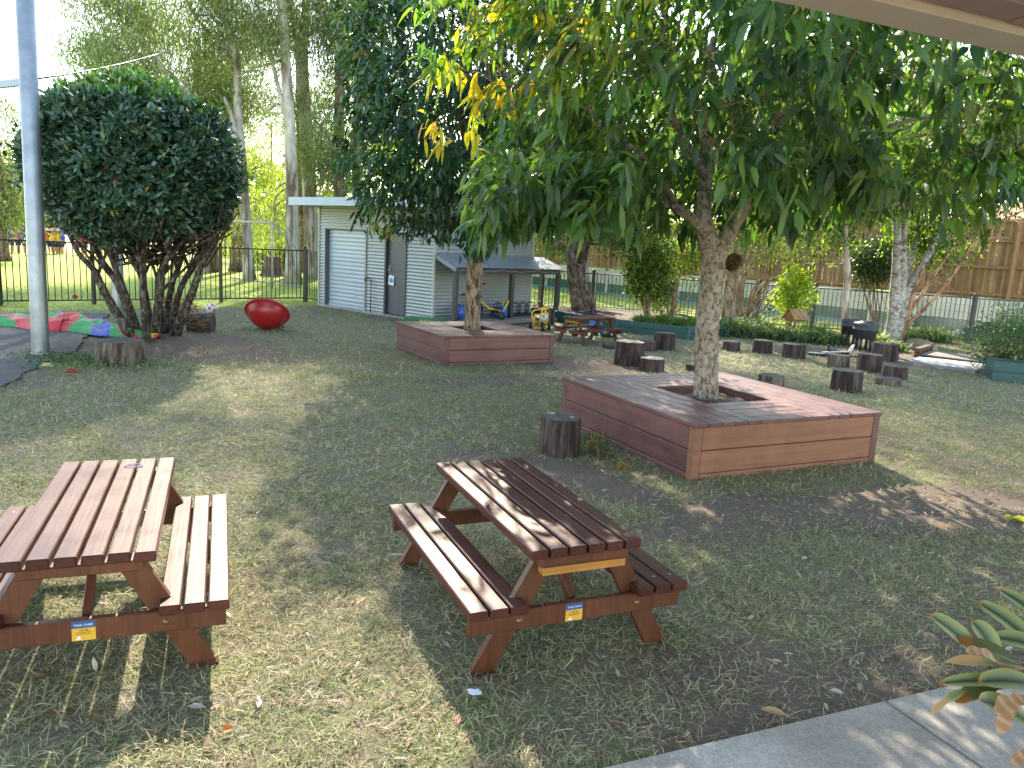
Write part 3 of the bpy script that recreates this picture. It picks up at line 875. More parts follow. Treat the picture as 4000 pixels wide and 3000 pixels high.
mb = MB(); mb.beam((Ls+.0, lt0-.02, hl0-.05), (Ls+D+.03, lt0-.02, hl1-.07), .035, .09, bev=.003); mb.build('rake_board', m_plain('grey_board', (.2, .24, .29), .5, 0, .1, 4, 0), shed)
for i, yy in enumerate((lt0+.02, lt0+(LL-lt0)*.5, LL-.12)):
    MB().box((Ls+D-.1, yy, 0), (Ls+D-.0, yy+.09, hl1-.152), .004).build('lean_to_post', DARKPOST, shed)
MB().box((Ls+.03, LL-.12, 0), (Ls+.12, LL-.03, hl0-.08), .004).build('lean_to_post', DARKPOST, shed)
mb = MB()
for i in range(14):
    mb.box((Ls+.03+i*.062, lt0+.0, .03), (Ls+.03+i*.062+.058, LL+.15, .12), .003, c=(.85+.3*rng.random(),)*3)
mb.build('deck', m_wood('weathered_deck', (.17, .15, .13), (.3, .27, .24), .8, 1, 20), shed)
# string of fairy-light wire along the eave
mb = MB(); pts = []
for i in range(40):
    y = lt0+.1+(LL-lt0-.2)*i/39; pts.append((Ls+D-.01, y, hl1-.09+.014*math.sin(i*1.3)+.012*math.sin(i*.5)))
mb.tube(pts, .004, 5)
w_ = mb.build('light_string', CREAM, None, None); w_.matrix_world = MM
tag(w_, 'tangled pale wire string pinned along the lean-to eave', 'wire')

def L2W(x, y, z=0.): return MM @ Vector((Ls+x, y, z))
SRZ = math.atan2(fd.y, fd.x)
# bike rack
rk = thing('bike_rack', 'black hooped bike rack standing against the shed wall under the lean-to', 'bike rack', L2W(.2, LL*.72, .12), SRZ+PI/2)
mb = MB(); mb.box((-.85, -.16, 0), (.85, -.13, .025), .004); mb.box((-.85, .13, 0), (.85, .16, .025), .004); mb.build('base_rails', BLACK, rk)
for i in range(6):
    for dx in (0, .08):
        x = -.78+i*.29+dx; mb = MB()
        mb.tube([(x, -.145, .02), (x, -.14, .18), (x, -.08, .3), (x, .03, .32), (x, .1, .25), (x, .145, .02)], .009, 6)
        mb.build('hoop', BLACK, rk)
def ball(name, label, cat, p, r, mat, group=None):
    t = thing(name, label, cat, (p[0], p[1], p[2] if len(p) > 2 else 0), 0, group)
    prof = [(max(.0001, r*math.sin(PI*i/20)), r-r*math.cos(PI*i/20)) for i in range(21)]
    MB().lathe(prof, 32).build('shell', mat, t); return t
ball('exercise_ball', 'blue speckled ball under the lean-to behind its first post', 'ball', L2W(.42, .38, .12), .16, BLUEBALL)
ball('exercise_ball', 'blue ball on the grass seen through the small far picnic table', 'ball', G(2325, 1298), .15, BLUE)
# green vinyl mat leaning
gm = thing('gym_mat', 'green mat with lime stripes lying at the shed wall left of the lean-to', 'mat', L2W(.15, -.45, 0), SRZ+R(20))
MB().box((-.35, -.14, .0), (.55, .16, .17), .02).build('body', GREENMAT, gm)
mb = MB()
for i in range(4): mb.box((.05+i*.09, -.146, .01), (.09+i*.09, -.142, .14), .001)
mb.build('stripes', LIME, gm)

# trikes
def make_trike(label, p, rz, plate):
    t = thing('toy_trike', label, 'trike', p, rz, 'yellow-framed toy trikes')
    mb = MB(); r = .016
    # front fork and handlebar (local: x lateral, y forward = facing camera at -y)
    mb.tube([(-.06, -.02, .1), (-.065, -.02, .28), (-.04, .0, .42), (-.03, 0, .5)], r, 8)
    mb.tube([(.06, -.02, .1), (.065, -.02, .28), (.04, .0, .42), (.03, 0, .5)], r, 8)
    mb.box((-.115, -.015, .49), (.115, .02, .52), .008)
    mb.tube([(0, .02, .4), (.0, .25, .22), (0, .5, .2)], r*1.3, 8)
    for sx in (-1, 1):
        mb.tube([(sx*.0, .45, .2), (sx*.17, .5, .14)], r, 8)
        mb.tube([(sx*.17, .5, .14), (sx*.17, .62, .36), (sx*.1, .66, .42), (0, .66, .43)], r, 8)
    mb.tube([(-.2, -.08, .1), (-.2, -.08, .33), (-.17, -.08, .38), (-.04, -.06, .38)], r, 8)
    mb.tube([(-.2, -.08, .1), (.06, -.06, .1)], r, 8)
    mb.build('frame', YEL, t)
    mb = MB(); mb.tube([(.1, 0, .505), (.26, .01, .5)], .017, 8); mb.tube([(-.1, 0, .505), (-.26, .01, .5)], .017, 8); mb.build('handle_grip', BLACKP, t)
    for (x, y, rr) in ((0, -.02, .12), (-.2, .5, .09), (.2, .5, .09)):
        mb = MB(); mb.lathe([(rr*.35, -.02), (rr*.8, -.028), (rr, -.015), (rr, .015), (rr*.8, .028), (rr*.35, .02)], 20, Matrix.Translation((x, y, rr)) @ Matrix.Rotation(PI/2, 4, 'Y'))
        mb.build('wheel', BLACKP, t)
    MB().box((-.09, .35, .22), (.09, .55, .26), .02).build('seat', BLACKP, t)
    if plate:
        pm = Matrix.Translation((0, -.045, .33)) @ Matrix.Rotation(PI/2, 4, 'X')
        pt = MB().lathe([(0, -.008), (.085, -.008), (.085, .004), (0, .004)], 24, pm).build('number_plate', WHITE, t, 'round white plate reading 4')
        txt('4', .13, TXTB, 'plate_number', pt, Matrix.Translation((0, -.0505, .345)) @ Matrix.Rotation(PI/2, 4, 'X'), .001)
        txt('winther', .022, TXTB, 'plate_text', pt, Matrix.Translation((0, -.0505, .275)) @ Matrix.Rotation(PI/2, 4, 'X'), .001)
        MB().lathe([(.086, -.006), (.098, -.006), (.098, .008), (.086, .008)], 24, pm).build('plate_rim', YEL, t)
    return t
pT = G(2118, 1300); make_trike('yellow toy trike with round number 4 plate parked by the far planter corner', (pT.x, pT.y, 0), R(5), True)
make_trike('yellow toy trike half hidden behind the far planter tree trunk', L2W(.35, 1.05, .12), R(-75), False)
# blue ride-on toy
rt = thing('ride_on_toy', 'bright blue plastic ride-on toy in front of the bike rack', 'toy', L2W(.45, 1.62, .12), R(-20))
mb = MB(); mb.lathe([(.0001, .3), (.07, .29), (.13, .24), (.165, .16), (.17, .08), (.15, .03), (.0001, .02)], 20, Matrix.Rotation(R(18), 4, 'Y')); mb.build('shell', BLUE, rt)
mb = MB(); mb.tube([(-.14, -.12, .12), (-.02, -.2, .16), (.12, -.15, .12), (.14, -.05, .2)], .025, 8); mb.build('handle', BLACKP, rt)
for dx in (-.05, .05): MB().lathe([(.0001, 0), (.025, .0), (.025, .006), (.0001, .006)], 12, Matrix.Translation((dx, -.155, .2)) @ Matrix.Rotation(R(75), 4, 'X')).build('knob', BLACKP, rt)
# balance bike (handlebar showing beside the trunk)
bk = thing('balance_bike', 'black balance bike leaning on the wall behind the far planter tree', 'bike', L2W(.14, .95, .12), SRZ+PI/2)
mb = MB(); mb.tube([(-.35, 0, .16), (-.05, 0, .34), (.28, 0, .38), (.3, 0, .14)], .014, 8); mb.tube([(.28, 0, .36), (.22, 0, .78)], .013, 8); mb.tube([(-.05, 0, .34), (-.1, 0, .5)], .012, 8); mb.build('frame', BLACK, bk)
for x in (-.35, .3):
    mb = MB(); n = 24
    for sgn in (0,):
        pts = [(x+.14*math.cos(2*PI*k/24), 0, .16+.14*math.sin(2*PI*k/24)) for k in range(25)]
        mb.tube(pts, .018, 6, False)
    mb.build('wheel', BLACKP, bk)
MB().box((-.19, -.05, .49), (-.02, .05, .53), .015).build('saddle', BLACKP, bk)
mb = MB(); mb.tube([(.22, -.27, .76), (.22, .0, .78), (.22, .27, .76)], .016, 8); mb.build('handlebar', BLACKP, bk)

# fallen scooter behind the far picnic table
p = G(2330, 1330)
fb = thing('fallen_scooter', 'white and black toy scooter lying on the grass behind the small far picnic table', 'scooter', (p.x, p.y+.55, 0), R(10))
mb = MB(); mb.tube([(-.35, 0, .05), (-.1, .02, .1), (.02, 0, .14), (.12, .1, .1)], .018, 8); mb.tube([(0, 0, .14), (-.02, -.03, .03)], .016, 8); mb.tube([(.05, .02, .14), (.1, -.1, .04)], .016, 8); mb.build('frame', WHITE, fb)
mb = MB(); mb.tube([(.0, -.02, .08), (.35, .02, .05)], .05, 10); mb.build('footboard', BLACKP, fb)
for x in (-.4, .38): MB().lathe([(.03, -.02), (.08, -.02), (.085, 0), (.08, .02), (.03, .02)], 16, Matrix.Translation((x, 0, .08)) @ Matrix.Rotation(PI/2, 4, 'X')).build('wheel', BLACKP, fb)

# ------------------------------------------------------------------ red spinner bowl, ball, parachute
p = G(1035, 1300)
rb = thing('spinner_bowl', 'big red plastic spinning-top seat tipped over on the lawn', 'toy', (p.x-.1, p.y+.28, 0))
mt = Matrix.Translation((0, 0, .05)) @ Matrix.Scale(.88, 4) @ Matrix.Rotation(R(-42), 4, Vector((.99, .06, 0)))
mb = MB(); mb.lathe([(.0001, -.03), (.05, -.03), (.1, -.015), (.2, .03), (.3, .105), (.365, .2), (.40, .29), (.405, .3), (.455, .305), (.465, .33), (.455, .345), (.41, .345), (.39, .325), (.34, .22), (.27, .13), (.15, .05), (.0001, .02)], 48, mt)
o_ = mb.build('bowl', RED, rb)
zmin = min(v.co.z for v in o_.data.vertices); o_.location.z = -zmin-.005
p = G(817, 1226)
sb = thing('soccer_ball', 'white and red soccer ball behind the lying log', 'ball', (p.x, p.y+.1, 0))
r = .11
prof = [(max(.0001, r*math.sin(PI*i/20)), r-r*math.cos(PI*i/20)) for i in range(21)]
MB().lathe(prof, 28).build('shell', WHITE, sb)
mb = MB()
for (az, el) in ((-1.5, .1), (-.8, .75), (-2.3, .7), (-.5, -.3), (-2.6, -.35), (-1.5, 1.45)):
    n_ = Vector((math.cos(az)*math.cos(el), math.sin(az)*math.cos(el), math.sin(el)))
    q = n_.to_track_quat('Z', 'Y').to_matrix().to_4x4(); q.translation = Vector((0, 0, r))+n_*r*.93
    mb.lathe([(.0001, r*.088), (r*.2, r*.072), (r*.36, r*.012)], 5, q)
mb.build('patches', m_plain('red_patch', (.6, .08, .05), .4, 0, .05, 9, 0), sb)

# crumpled parachute cloth
pc = thing('play_parachute', 'crumpled rainbow play parachute lying across the asphalt at left', 'parachute', (-7.2, 12.2, 0))
cl = [G(-160, 1262), G(0, 1270), G(110, 1277), G(200, 1285), G(290, 1290), G(380, 1302), G(450, 1312), G(500, 1318), G(560, 1322), G(625, 1326)]
wd = [.34, .35, .38, .4, .38, .33, .28, .24, .15, .1]; ht_ = [.12, .13, .15, .2, .22, .16, .13, .12, .07, .03]
nu, nv = 230, 44; V = np.zeros((nu, nv, 3)); C = np.zeros((nu, nv, 3))
palette = [(.015, .05, .45), (.02, .32, .07), (.65, .03, .04), (.02, .32, .07), (.015, .05, .45), (.02, .32, .07), (.015, .05, .45), (.65, .03, .04), (.7, .55, .03)]
for i in range(nu):
    t = i/(nu-1)*(len(cl)-1); k = min(int(t), len(cl)-2); f = t-k
    c0 = cl[k].lerp(cl[k+1], f); w = wd[k]*(1-f)+wd[k+1]*f; hh = ht_[k]*(1-f)+ht_[k+1]*f
    d = (cl[k+1]-cl[k]).normalized(); s_ = Vector((-d.y, d.x, 0))
    for j in range(nv):
        v = j/(nv-1)*2-1
        z = hh*(1-abs(v)**2.4)**.8 if abs(v) < 1 else 0
        wr = .05*math.sin(v*7+i*.09+2*math.sin(i*.05))+.022*math.sin(v*15-i*.13)+.012*math.sin(i*.3+v*5)
        q = c0+s_*(v*w*(1+.15*math.sin(i*.09)))+Vector((0, 0, max(.032, .03+z*(1+wr*2.2)+wr*.3*(1-v*v))))
        V[i, j] = q-Vector(pc.location)
        g_ = (i*.052+v*1.25*(1+.4*math.sin(i*.05))+.8*math.sin(i*.045))
        C[i, j] = palette[int(math.floor(g_)) % 7]
        if 84 < i < 114 and v < .75: C[i, j] = palette[2]
        if 114 <= i < 136 and v < .3: C[i, j] = palette[1]
        if i > 208: C[i, j] = palette[[8, 2, 8][(i//8) % 3]]
ii_ = (np.arange(nu-1)[:, None]*nv+np.arange(nv-1)[None]).ravel()
PARA = N('nylon_cloth'); at_ = PARA.n('ShaderNodeAttribute', attribute_name='Col'); PARA.base(at_.outputs[0]); PARA.rough(.42); PARA.bump(PARA.noise(PARA.coord((1, 1, 1)), 9, 6, .7, 1.2), 1., .06); PARA.b.inputs['Sheen Weight'].default_value = .2
mb = MB(); mb.quads(V.reshape(-1, 3), np.stack([ii_, ii_+nv, ii_+nv+1, ii_+1], 1), C.reshape(-1, 3))
mb.build('cloth', PARA.m, pc)
# ------------------------------------------------------------------ picket fences
def picket_run(label, pts, H, mat, pitch=.11, pr=.011, post=.035, group=None, proud=.06, postmat=None):
    a0 = Vector(pts[0])
    t = thing('picket_fence', label, 'fence', a0, 0, group)
    for i in range(len(pts)-1):
        a = Vector(pts[i])-a0; b = Vector(pts[i+1])-a0; d = (b-a); L = d.length; u = d/L
        mb = MB()
        for z in (.1, H-.015):
            mb.beam(a+u*post+Vector((0, 0, z)), b-u*post+Vector((0, 0, z)), .022, .03, bev=.002)
        n = int(L/pitch)
        for k in range(1, n):
            q = a+u*(L*k/n)
            mb.tube([(q.x, q.y, .1), (q.x, q.y, H-.02)], pr, 5, False)
        mb.build('picket_panel', mat, t)
    for i, p in enumerate(pts):
        q = Vector(p)-a0
        mb = MB(); mb.box((q.x-post, q.y-post, -.05), (q.x+post, q.y+post, H+proud), .006)
        mb.lathe([(post*1.25, H+proud), (post*1.25, H+proud+.015), (post*.9, H+proud+.035), (.0001, H+proud+.045)], 12, Matrix.Translation((q.x, q.y, 0)))
        mb.build('post', postmat or mat, t)
    return t
def ext(a, b, k): return tuple(Vector(b)+(Vector(b)-Vector(a))*k)
fa_, fb_, fc_, f0_ = G(362, 1188), G(851, 1180), G(1190, 1178), G(3, 1195)
fdir = (fc_-f0_).normalized()
# straighten the run through the measured posts
L0 = (fa_-f0_).length
pA = f0_; pB = f0_+fdir*(fa_-f0_).dot(fdir); pC = f0_+fdir*(fb_-f0_).dot(fdir); pD = fc_
pm1 = f0_-fdir*(pB-pA).length*1.4; pm2 = pm1-fdir*2.4; pm3 = pm2-fdir*2.4
picket_run('black steel picket fence along the sports field, left of the shed', [pm3, pm2, pm1, pA, pB, pC, pD], 1.335, BLACK, .118)
e0 = pD; e1 = FLc+Vector((.0, .12, 0))
picket_run('short angled black picket panel joining the fence to the shed corner', [tuple(e0+(e1-e0).normalized()*.09), tuple(e1-(e1-e0).normalized()*.04)], 1.335, BLACK, .1, proud=.0)
RF = [(-3.4, 22.9), (-1.0, 22.25), (.70, 21.78), (2.08, 21.4), (4.2, 20.82), (6.3, 20.24), (7.7, 19.85), (9.4, 19.3), (11.05, 18.75), (13.2, 17.9), (15.4, 17.0), (18, 16)]
RF[6] = (7.62, 19.87)
GREENP = m_plain('dark_green_post', (.04, .05, .045), .5, 0, .2, 5, .05)
picket_run('dark green picket fence along the back of the garden beds at right', [(x, y, 0) for x, y in RF], 1.12, GREENP, .1, .010, .045, postmat=GREENP)
# galvanised chain-wire fence just behind
cw = thing('chain_wire_fence', 'grey chain-wire fence with pipe posts just behind the dark green pickets', 'fence', (2, 22, 0))
P_ = [Vector((x+.12, y+.32, 0)) for x, y in RF[3:]]
for i in range(len(P_)-1):
    a, b = P_[i]-Vector((2, 22, 0)), P_[i+1]-Vector((2, 22, 0))
    MB().tube([(a.x, a.y, 0), (a.x, a.y, 1.12)], .024, 8).build('post', STEEL, cw)
    mb = MB(); mb.tube([(a.x, a.y, 1.1), (b.x, b.y, 1.1)], .015, 6); mb.tube([(a.x, a.y, .2), (b.x, b.y, .2)], .012, 6)
    L = (b-a).length; n = int(L/.075); u = (b-a)/L; hh = .95
    for k in range(-12, n):
        for s in (0, 1):
            x0, x1 = k*.075, k*.075+hh
            z0, z1 = (.15, 1.1) if s == 0 else (1.1, .15)
            if x0 < 0: z0 += (-x0)*(1 if s == 0 else -1); x0 = 0
            if x1 > L: z1 -= (x1-L)*(1 if s == 0 else -1); x1 = L
            if x1 <= x0: continue
            A_ = a+u*x0+Vector((0, 0, z0)); B_ = a+u*x1+Vector((0, 0, z1))
            mb.tube([A_, B_], .0022, 3, False)
    mb.build('mesh_panel', STEEL, cw)

# ------------------------------------------------------------------ retaining wall and paling fence at right
RW = [(17.6, 14.9), (15.2, 17.65), (12.85, 20.35), (10.55, 23.0), (8.2, 25.65), (5.9, 28.25), (3.6, 30.9), (1.3, 33.5), (-1.0, 36.1)]
tops = [3.15, 3.1, 3.07, 2.95, 2.8, 2.6, 2.35, 2.1, 2.0]
rw = thing('retaining_wall', 'cream and green painted block wall under the timber paling fence', 'wall', (12.85, 20.35, 0))
pf = thing('paling_fence', 'tall brown timber paling fence on top of the painted block wall', 'fence', (12.85, 20.35, 0))
o0 = Vector((12.85, 20.35, 0))
for i in range(len(RW)-1):
    a = Vector((*RW[i], 0))-o0; b = Vector((*RW[i+1], 0))-o0; u = (b-a).normalized(); nrm = Vector((-u.y, u.x, 0))
    if nrm.x > 0: nrm = -nrm                               # towards the camera side
    zt = 1.03-.02*max(0, i-2)
    MB().beam(a+Vector((0, 0, .21)), b+Vector((0, 0, .21)), .2, .44, bev=.004).build('green_base', WALLG, rw)
    mb = MB()
    for z in (.433, .633, .833):
        mb.beam(a+Vector((0, 0, z+.0985)), b+Vector((0, 0, z+.0985)), .19, .194, bev=.006)
    mb.build('cream_course', WALLW, rw)
    MB().beam(a+nrm*.3+Vector((0, 0, .04)), b+nrm*.3+Vector((0, 0, .04)), .25, .12, bev=.004).build('footing', CYAN, rw)
    MB().box((a.x+nrm.x*.1-.05, a.y+nrm.y*.1-.05, 0), (a.x+nrm.x*.1+.05, a.y+nrm.y*.1+.05, zt-.02), .005).build('wall_post', WALLW, rw)
    # palings
    zt += .02; ztop = tops[i]; L = (b-a).length
    mb = MB(); n = int(L/.085)
    for k in range(n):
        c = .55+.6*rng.random(); c = (c, c*(.93+.1*rng.random()), c*(.88+.14*rng.random()))
        layer = k % 2
        q = a+u*(k*L/n+.04)-nrm*(.0 if layer else .02)
        w = .1 if layer == 0 else .085
        q2 = q+Vector((0, 0, ztop+rng.normal()*.008))
        q1 = q+Vector((0, 0, zt))
        X = u*(w/2); T_ = nrm*.008
        Vv = [q1-X+T_, q1+X+T_, q2+X+T_, q2-X+T_, q1-X-T_, q1+X-T_, q2+X-T_, q2-X-T_]
        mb.add([tuple(v) for v in Vv], [(0, 1, 2, 3), (5, 4, 7, 6), (1, 5, 6, 2), (4, 0, 3, 7), (3, 2, 6, 7)], c)
    mb.build('palings', m_pal if 'm_pal' in globals() else PALING, pf)
    mb = MB()
    for fr in (.03, .38, .72):
        z = zt+(ztop-zt)*fr+.05
        mb.beam(a+nrm*.035+Vector((0, 0, z)), b+nrm*.035+Vector((0, 0, z)), .045, .075, bev=.003, c=(.9, .85, .8))
    mb.build('rail', PALING, pf)
    MB().beam(a-nrm*.01+Vector((0, 0, ztop+.03)), b-nrm*.01+Vector((0, 0, ztop+.03)), .12, .03, bev=.003, c=(.7, .7, .7)).build('capping', PALING, pf)
    MB().box((a.x+nrm.x*.09-.055, a.y+nrm.y*.09-.055, zt-.3), (a.x+nrm.x*.09+.055, a.y+nrm.y*.09+.055, ztop-.01), .006, c=(.95, .85, .75)).build('post', PALING, pf)
# neighbour's house roof
hs = thing('neighbour_house', 'terracotta-roofed house showing above the paling fence at right', 'house', (24, 27, 0), R(-48))
MB().box((-9, -3, 0), (9, 4, 3.5), .02).build('wall', BRICKH, hs)
mb = MB(); mb.add([(-9.6, -3.7, 3.35), (9.6, -3.7, 3.35), (9.6, 4.7, 3.35), (-9.6, 4.7, 3.35), (-6, .5, 4.7), (6, .5, 4.7)], [(0, 1, 5, 4), (1, 2, 5), (2, 3, 4, 5), (3, 0, 4), (3, 2, 1, 0)]); rf = mb.build('roof', TERRA, hs)
MB().box((-9.7, -3.78, 3.28), (9.7, -3.7, 3.42), .01).build('gutter', WHITE, rf)

# ------------------------------------------------------------------ veranda eave over the camera, top right
A0 = G(2998, 0, 2.6); A1 = G(4000, 223, 2.6); ed = (A1-A0).normalized(); en = Vector((ed.y, -ed.x, 0))
ev = thing('veranda_eave', 'taupe painted steel eave beam crossing the top right corner', 'eave', A0, math.atan2(ed.y, ed.x))
MB().box((-3, -.175, 0), (4, 0, .19), .004).build('beam', TAUPE, ev)
mb = MB(); mb.box((-3, -.32, .03), (.86, -.18, .06), .003); mb.box((.864, -.32, .026), (4, -.18, .056), .003)
mb.build('lining_board', BROWNM, ev)
MB().box((-3, -3.5, .195), (4, .12, .225), .004).build('roof_sheet', BROWNM, ev)

# ------------------------------------------------------------------ teal garden bed
bedp = [(-.6, 20.3), (1.2, 18.2), (2.25, 17.15), (3.66, 16.2), (4.75, 17.35), (4.4, 20.2), (2.1, 20.9)]
o0 = Vector((2.2, 18.5, 0))
gb = thing('garden_bed', 'teal painted timber garden bed behind the small far picnic table', 'garden bed', o0)
for i in range(4):
    a = Vector((*bedp[i], 0))-o0; b = Vector((*bedp[i+1], 0))-o0
    mb = MB()
    for z, h_ in ((.065, .13), (.203, .135)):
        mb.beam(a+Vector((0, 0, z)), b+Vector((0, 0, z)), .045, h_, bev=.004, c=(.9+.2*rng.random(),)*3)
    mb.build('board', TEAL, gb)
    MB().box((b.x-.03, b.y-.03, 0), (b.x+.03, b.y+.03, .274), .004).build('corner_post', TEAL, gb)
MB().poly([(x-o0.x, y-o0.y) for x, y in bedp], .0, .225).build('mulch', SOIL, gb)
# right-hand teal box
p = G(3965, 1503)
tb = thing('planter_box', 'teal timber planter box at the right edge under a leafy bush', 'planter box', (p.x+.5, p.y+.35, 0), R(-20))
for (lo, hi) in (((-.65, -.3, 0), (.65, -.26, .33)), ((-.65, .26, 0), (.65, .3, .33)), ((-.65, -.26, 0), (-.61, .26, .33)), ((.61, -.26, 0), (.65, .26, .33))):
    mb = MB()
    for z0, z1 in ((0, .158), (.163, .33)): mb.box((lo[0], lo[1], z0), (hi[0], hi[1], z1), .004)
    mb.build('board', TEAL, tb)
MB().box((-.6, -.255, 0), (.6, .255, .29), .01).build('soil', SOIL, tb)

# slab, pallet bridge, stone
q = [G(3545, 1418), G(3808, 1458), G(3856, 1432), G(3592, 1402)]
o0 = q[0]
slb = thing('concrete_slab', 'pale concrete slab lying flat on the soil in front of the timber bridge', 'slab', o0)
MB().poly([(v.x-o0.x, v.y-o0.y) for v in q], .0, .05).build('slab', m_plain('pale_slab', (.3, .31, .32), .8, 0, .15, 6, .3), slb)
q0, q1 = G(3592, 1400), G(3850, 1432)
brg = thing('timber_bridge', 'low timber deck bridge with side sleepers behind the concrete slab', 'bridge', (q0.x, q0.y, 0), math.atan2(q1.y-q0.y, q1.x-q0.x))
W_ = (q1-q0).length
mb = MB()
for i in range(9): mb.box((.0, .05+i*.11, .06), (W_-.02, .15+i*.11, .085), .003, c=(.8+.4*rng.random(),)*3)
mb.build('deck', m_wood('greyed_deck', (.25, .2, .16), (.4, .33, .28), .8, 0, 20), brg)
mb = MB(); mb.box((-.12, -.0, 0), (-.01, 1.15, .075), .006); mb.box((W_, -.0, 0), (W_+.11, 1.15, .13), .006)
for i in range(4): mb.box((-.12, .05+i*.32, .076), (-.01, .18+i*.32, .13), .004)
mb.box((-.12, -.02, .131), (-.01, 1.2, .2), .006)
mb.build('sleeper', m_wood('brown_sleeper', (.12, .06, .04), (.24, .14, .09), .8, 1, 16), brg)
def make_rock(label, p, s, grp=None):
    t = thing('sandstone_rock', label, 'rock', p, rng.random()*6, grp); mb = MB(); V = []; F = []; n = 20; m = 9
    for i in range(m):
        for k in range(n):
            a = 2*PI*k/n; e = PI*(i/(m-1))*.5
            q = 1+.16*math.sin(2*a+1)+.1*math.sin(5*a+i*.4)+rng.normal()*.02
            V.append((s[0]*q*math.cos(e)*math.cos(a), s[1]*q*math.cos(e)*math.sin(a), s[2]*min(math.sin(e)*1.25, 1)+rng.normal()*.006))
    F = [(i*n+k, i*n+(k+1) % n, (i+1)*n+(k+1) % n, (i+1)*n+k) for i in range(m-1) for k in range(n)]
    mb.add(V, F).build('stone', STONE, t); return t
p = G(3610, 1368); make_rock('flat tan sandstone rock at the foot of the strappy clumps', (p.x, p.y+.2, 0), (.55, .3, .2))

# charcoal tubs on legs
def make_tub(label, p, s=1.):
    t = thing('worm_tub', label, 'tub', p, 0, 'round charcoal tubs on legs')
    r = .26*s; z0 = .27*s; z1 = z0+.33*s
    MB().lathe([(.0001, z0), (r*.93, z0), (r*.97, z0+.18*s), (r*1.04, z0+.185*s), (r*1.04, z0+.225*s), (r, z0+.23*s), (r*1.0, z1)], 32).build('bowl', TUB, t)
    MB().lathe([(r*1.05, z1-.04*s), (r*1.06, z1), (r*.95, z1+.025*s), (r*.5, z1+.04*s), (r*.48, z1+.055*s), (.0001, z1+.06*s)], 32).build('lid', TUB, t)
    for k in range(4):
        a = PI/4+k*PI/2
        MB().tube([(r*.62*math.cos(a), r*.62*math.sin(a), 0), (r*.62*math.cos(a), r*.62*math.sin(a), z0+.01)], .033*s, 10).build('leg', TUB, t)
    return t
p = G(3382, 1372); make_tub('charcoal round lidded tub on legs in front of the pale multi-stem tree', (p.x+.02, p.y+.2, 0), .92)
make_tub('second charcoal tub mostly hidden behind the first, beside the slim trunk', (p.x+.12, p.y+1.05, 0), .9)
# bird house
p = AT(3108, 1235, 18.0)
bh = thing('bird_house', 'gabled wooden insect house strapped to a post among the strappy plants', 'insect house', (p.x, p.y, 0), R(30))
zc = p.z
mb = MB(); mb.box((-.02, -.02, 0), (.02, .02, zc-.1), .003); mb.build('post', STEEL, bh)
mb = MB(); mb.box((-.2, -.13, zc-.12), (.2, .13, zc-.0), .004); mb.add([(-.2, -.13, zc), (-.2, .13, zc), (-.2, 0, zc+.15), (.2, -.13, zc), (.2, .13, zc), (.2, 0, zc+.15)], [(0, 2, 1), (3, 4, 5), (0, 3, 5, 2), (1, 2, 5, 4)]); bx_ = mb.build('body', PLYW, bh)
mb = MB()
for j in range(5): mb.box((-.204, -.1+.0*j, zc-.11+.028*j), (-.2, .1, zc-.1+.028*j), .001)
mb.build('slot', DARKPOST, bx_)
mb = MB()
for s in (-1, 1): mb.beam((-.26, s*.11, zc+.045), (.26, s*.11, zc+.045), .29, .014, up=(0, s*.78, .62), bev=.002)
mb.build('roof', PLYW, bh)
mb = MB(); mb.beam((-.02, -.245, zc-.06), (-.1, -.01, zc+.185), .02, .004, up=(0, -.6, .8)); mb.beam((.06, -.01, zc+.185), (.2, -.24, zc-.02), .016, .004, up=(0, -.6, .8)); mb.beam((.1, -.01, zc+.18), (.1, -.245, zc-.05), .016, .004, up=(0, -.6, .8))
mb.build('strap', CREAM, bh)
# wheel rim and bicycle bits on soil
p = G(3185, 1386)
wr = thing('tyre_ring', 'small black and silver wheel lying flat on the soil behind the stumps', 'wheel', (p.x, p.y, 0))
mb = MB(); mb.lathe([(.15, .0), (.22, .0), (.235, .02), (.22, .05), (.15, .045), (.15, .0)], 28); mb.build('tyre', BLACKP, wr)
mb = MB(); mb.lathe([(.1495, .01), (.13, .02), (.1495, .04)], 28); mb.lathe([(.0001, .03), (.04, .03), (.04, .01)], 14)
for k in range(5): mb.beam((.03*math.cos(k*1.257), .03*math.sin(k*1.257), .025), (.145*math.cos(k*1.257), .145*math.sin(k*1.257), .025), .02, .01)
mb.build('spoked_rim', WHITE, wr)
p = G(3300, 1392)
bb_ = thing('broken_bicycle', 'broken white and black bicycle parts lying beside the pale brown stump', 'bicycle', (p.x, p.y, 0))
mb = MB(); mb.tube([(-.4, .1, .04), (-.15, .0, .08), (.05, -.02, .1), (.12, .0, .22)], .014, 8); mb.tube([(.1, .02, .02), (.14, -.02, .24)], .016, 8); mb.build('frame', WHITE, bb_)
mb = MB(); mb.tube([(-.3, .1, .2), (-.28, .1, .08), (-.1, .12, .06), (.15, .1, .04)], .03, 8); mb.tube([(.12, 0, .0), (.2, -.1, .02)], .025, 8); mb.build('tyre', BLACKP, bb_)

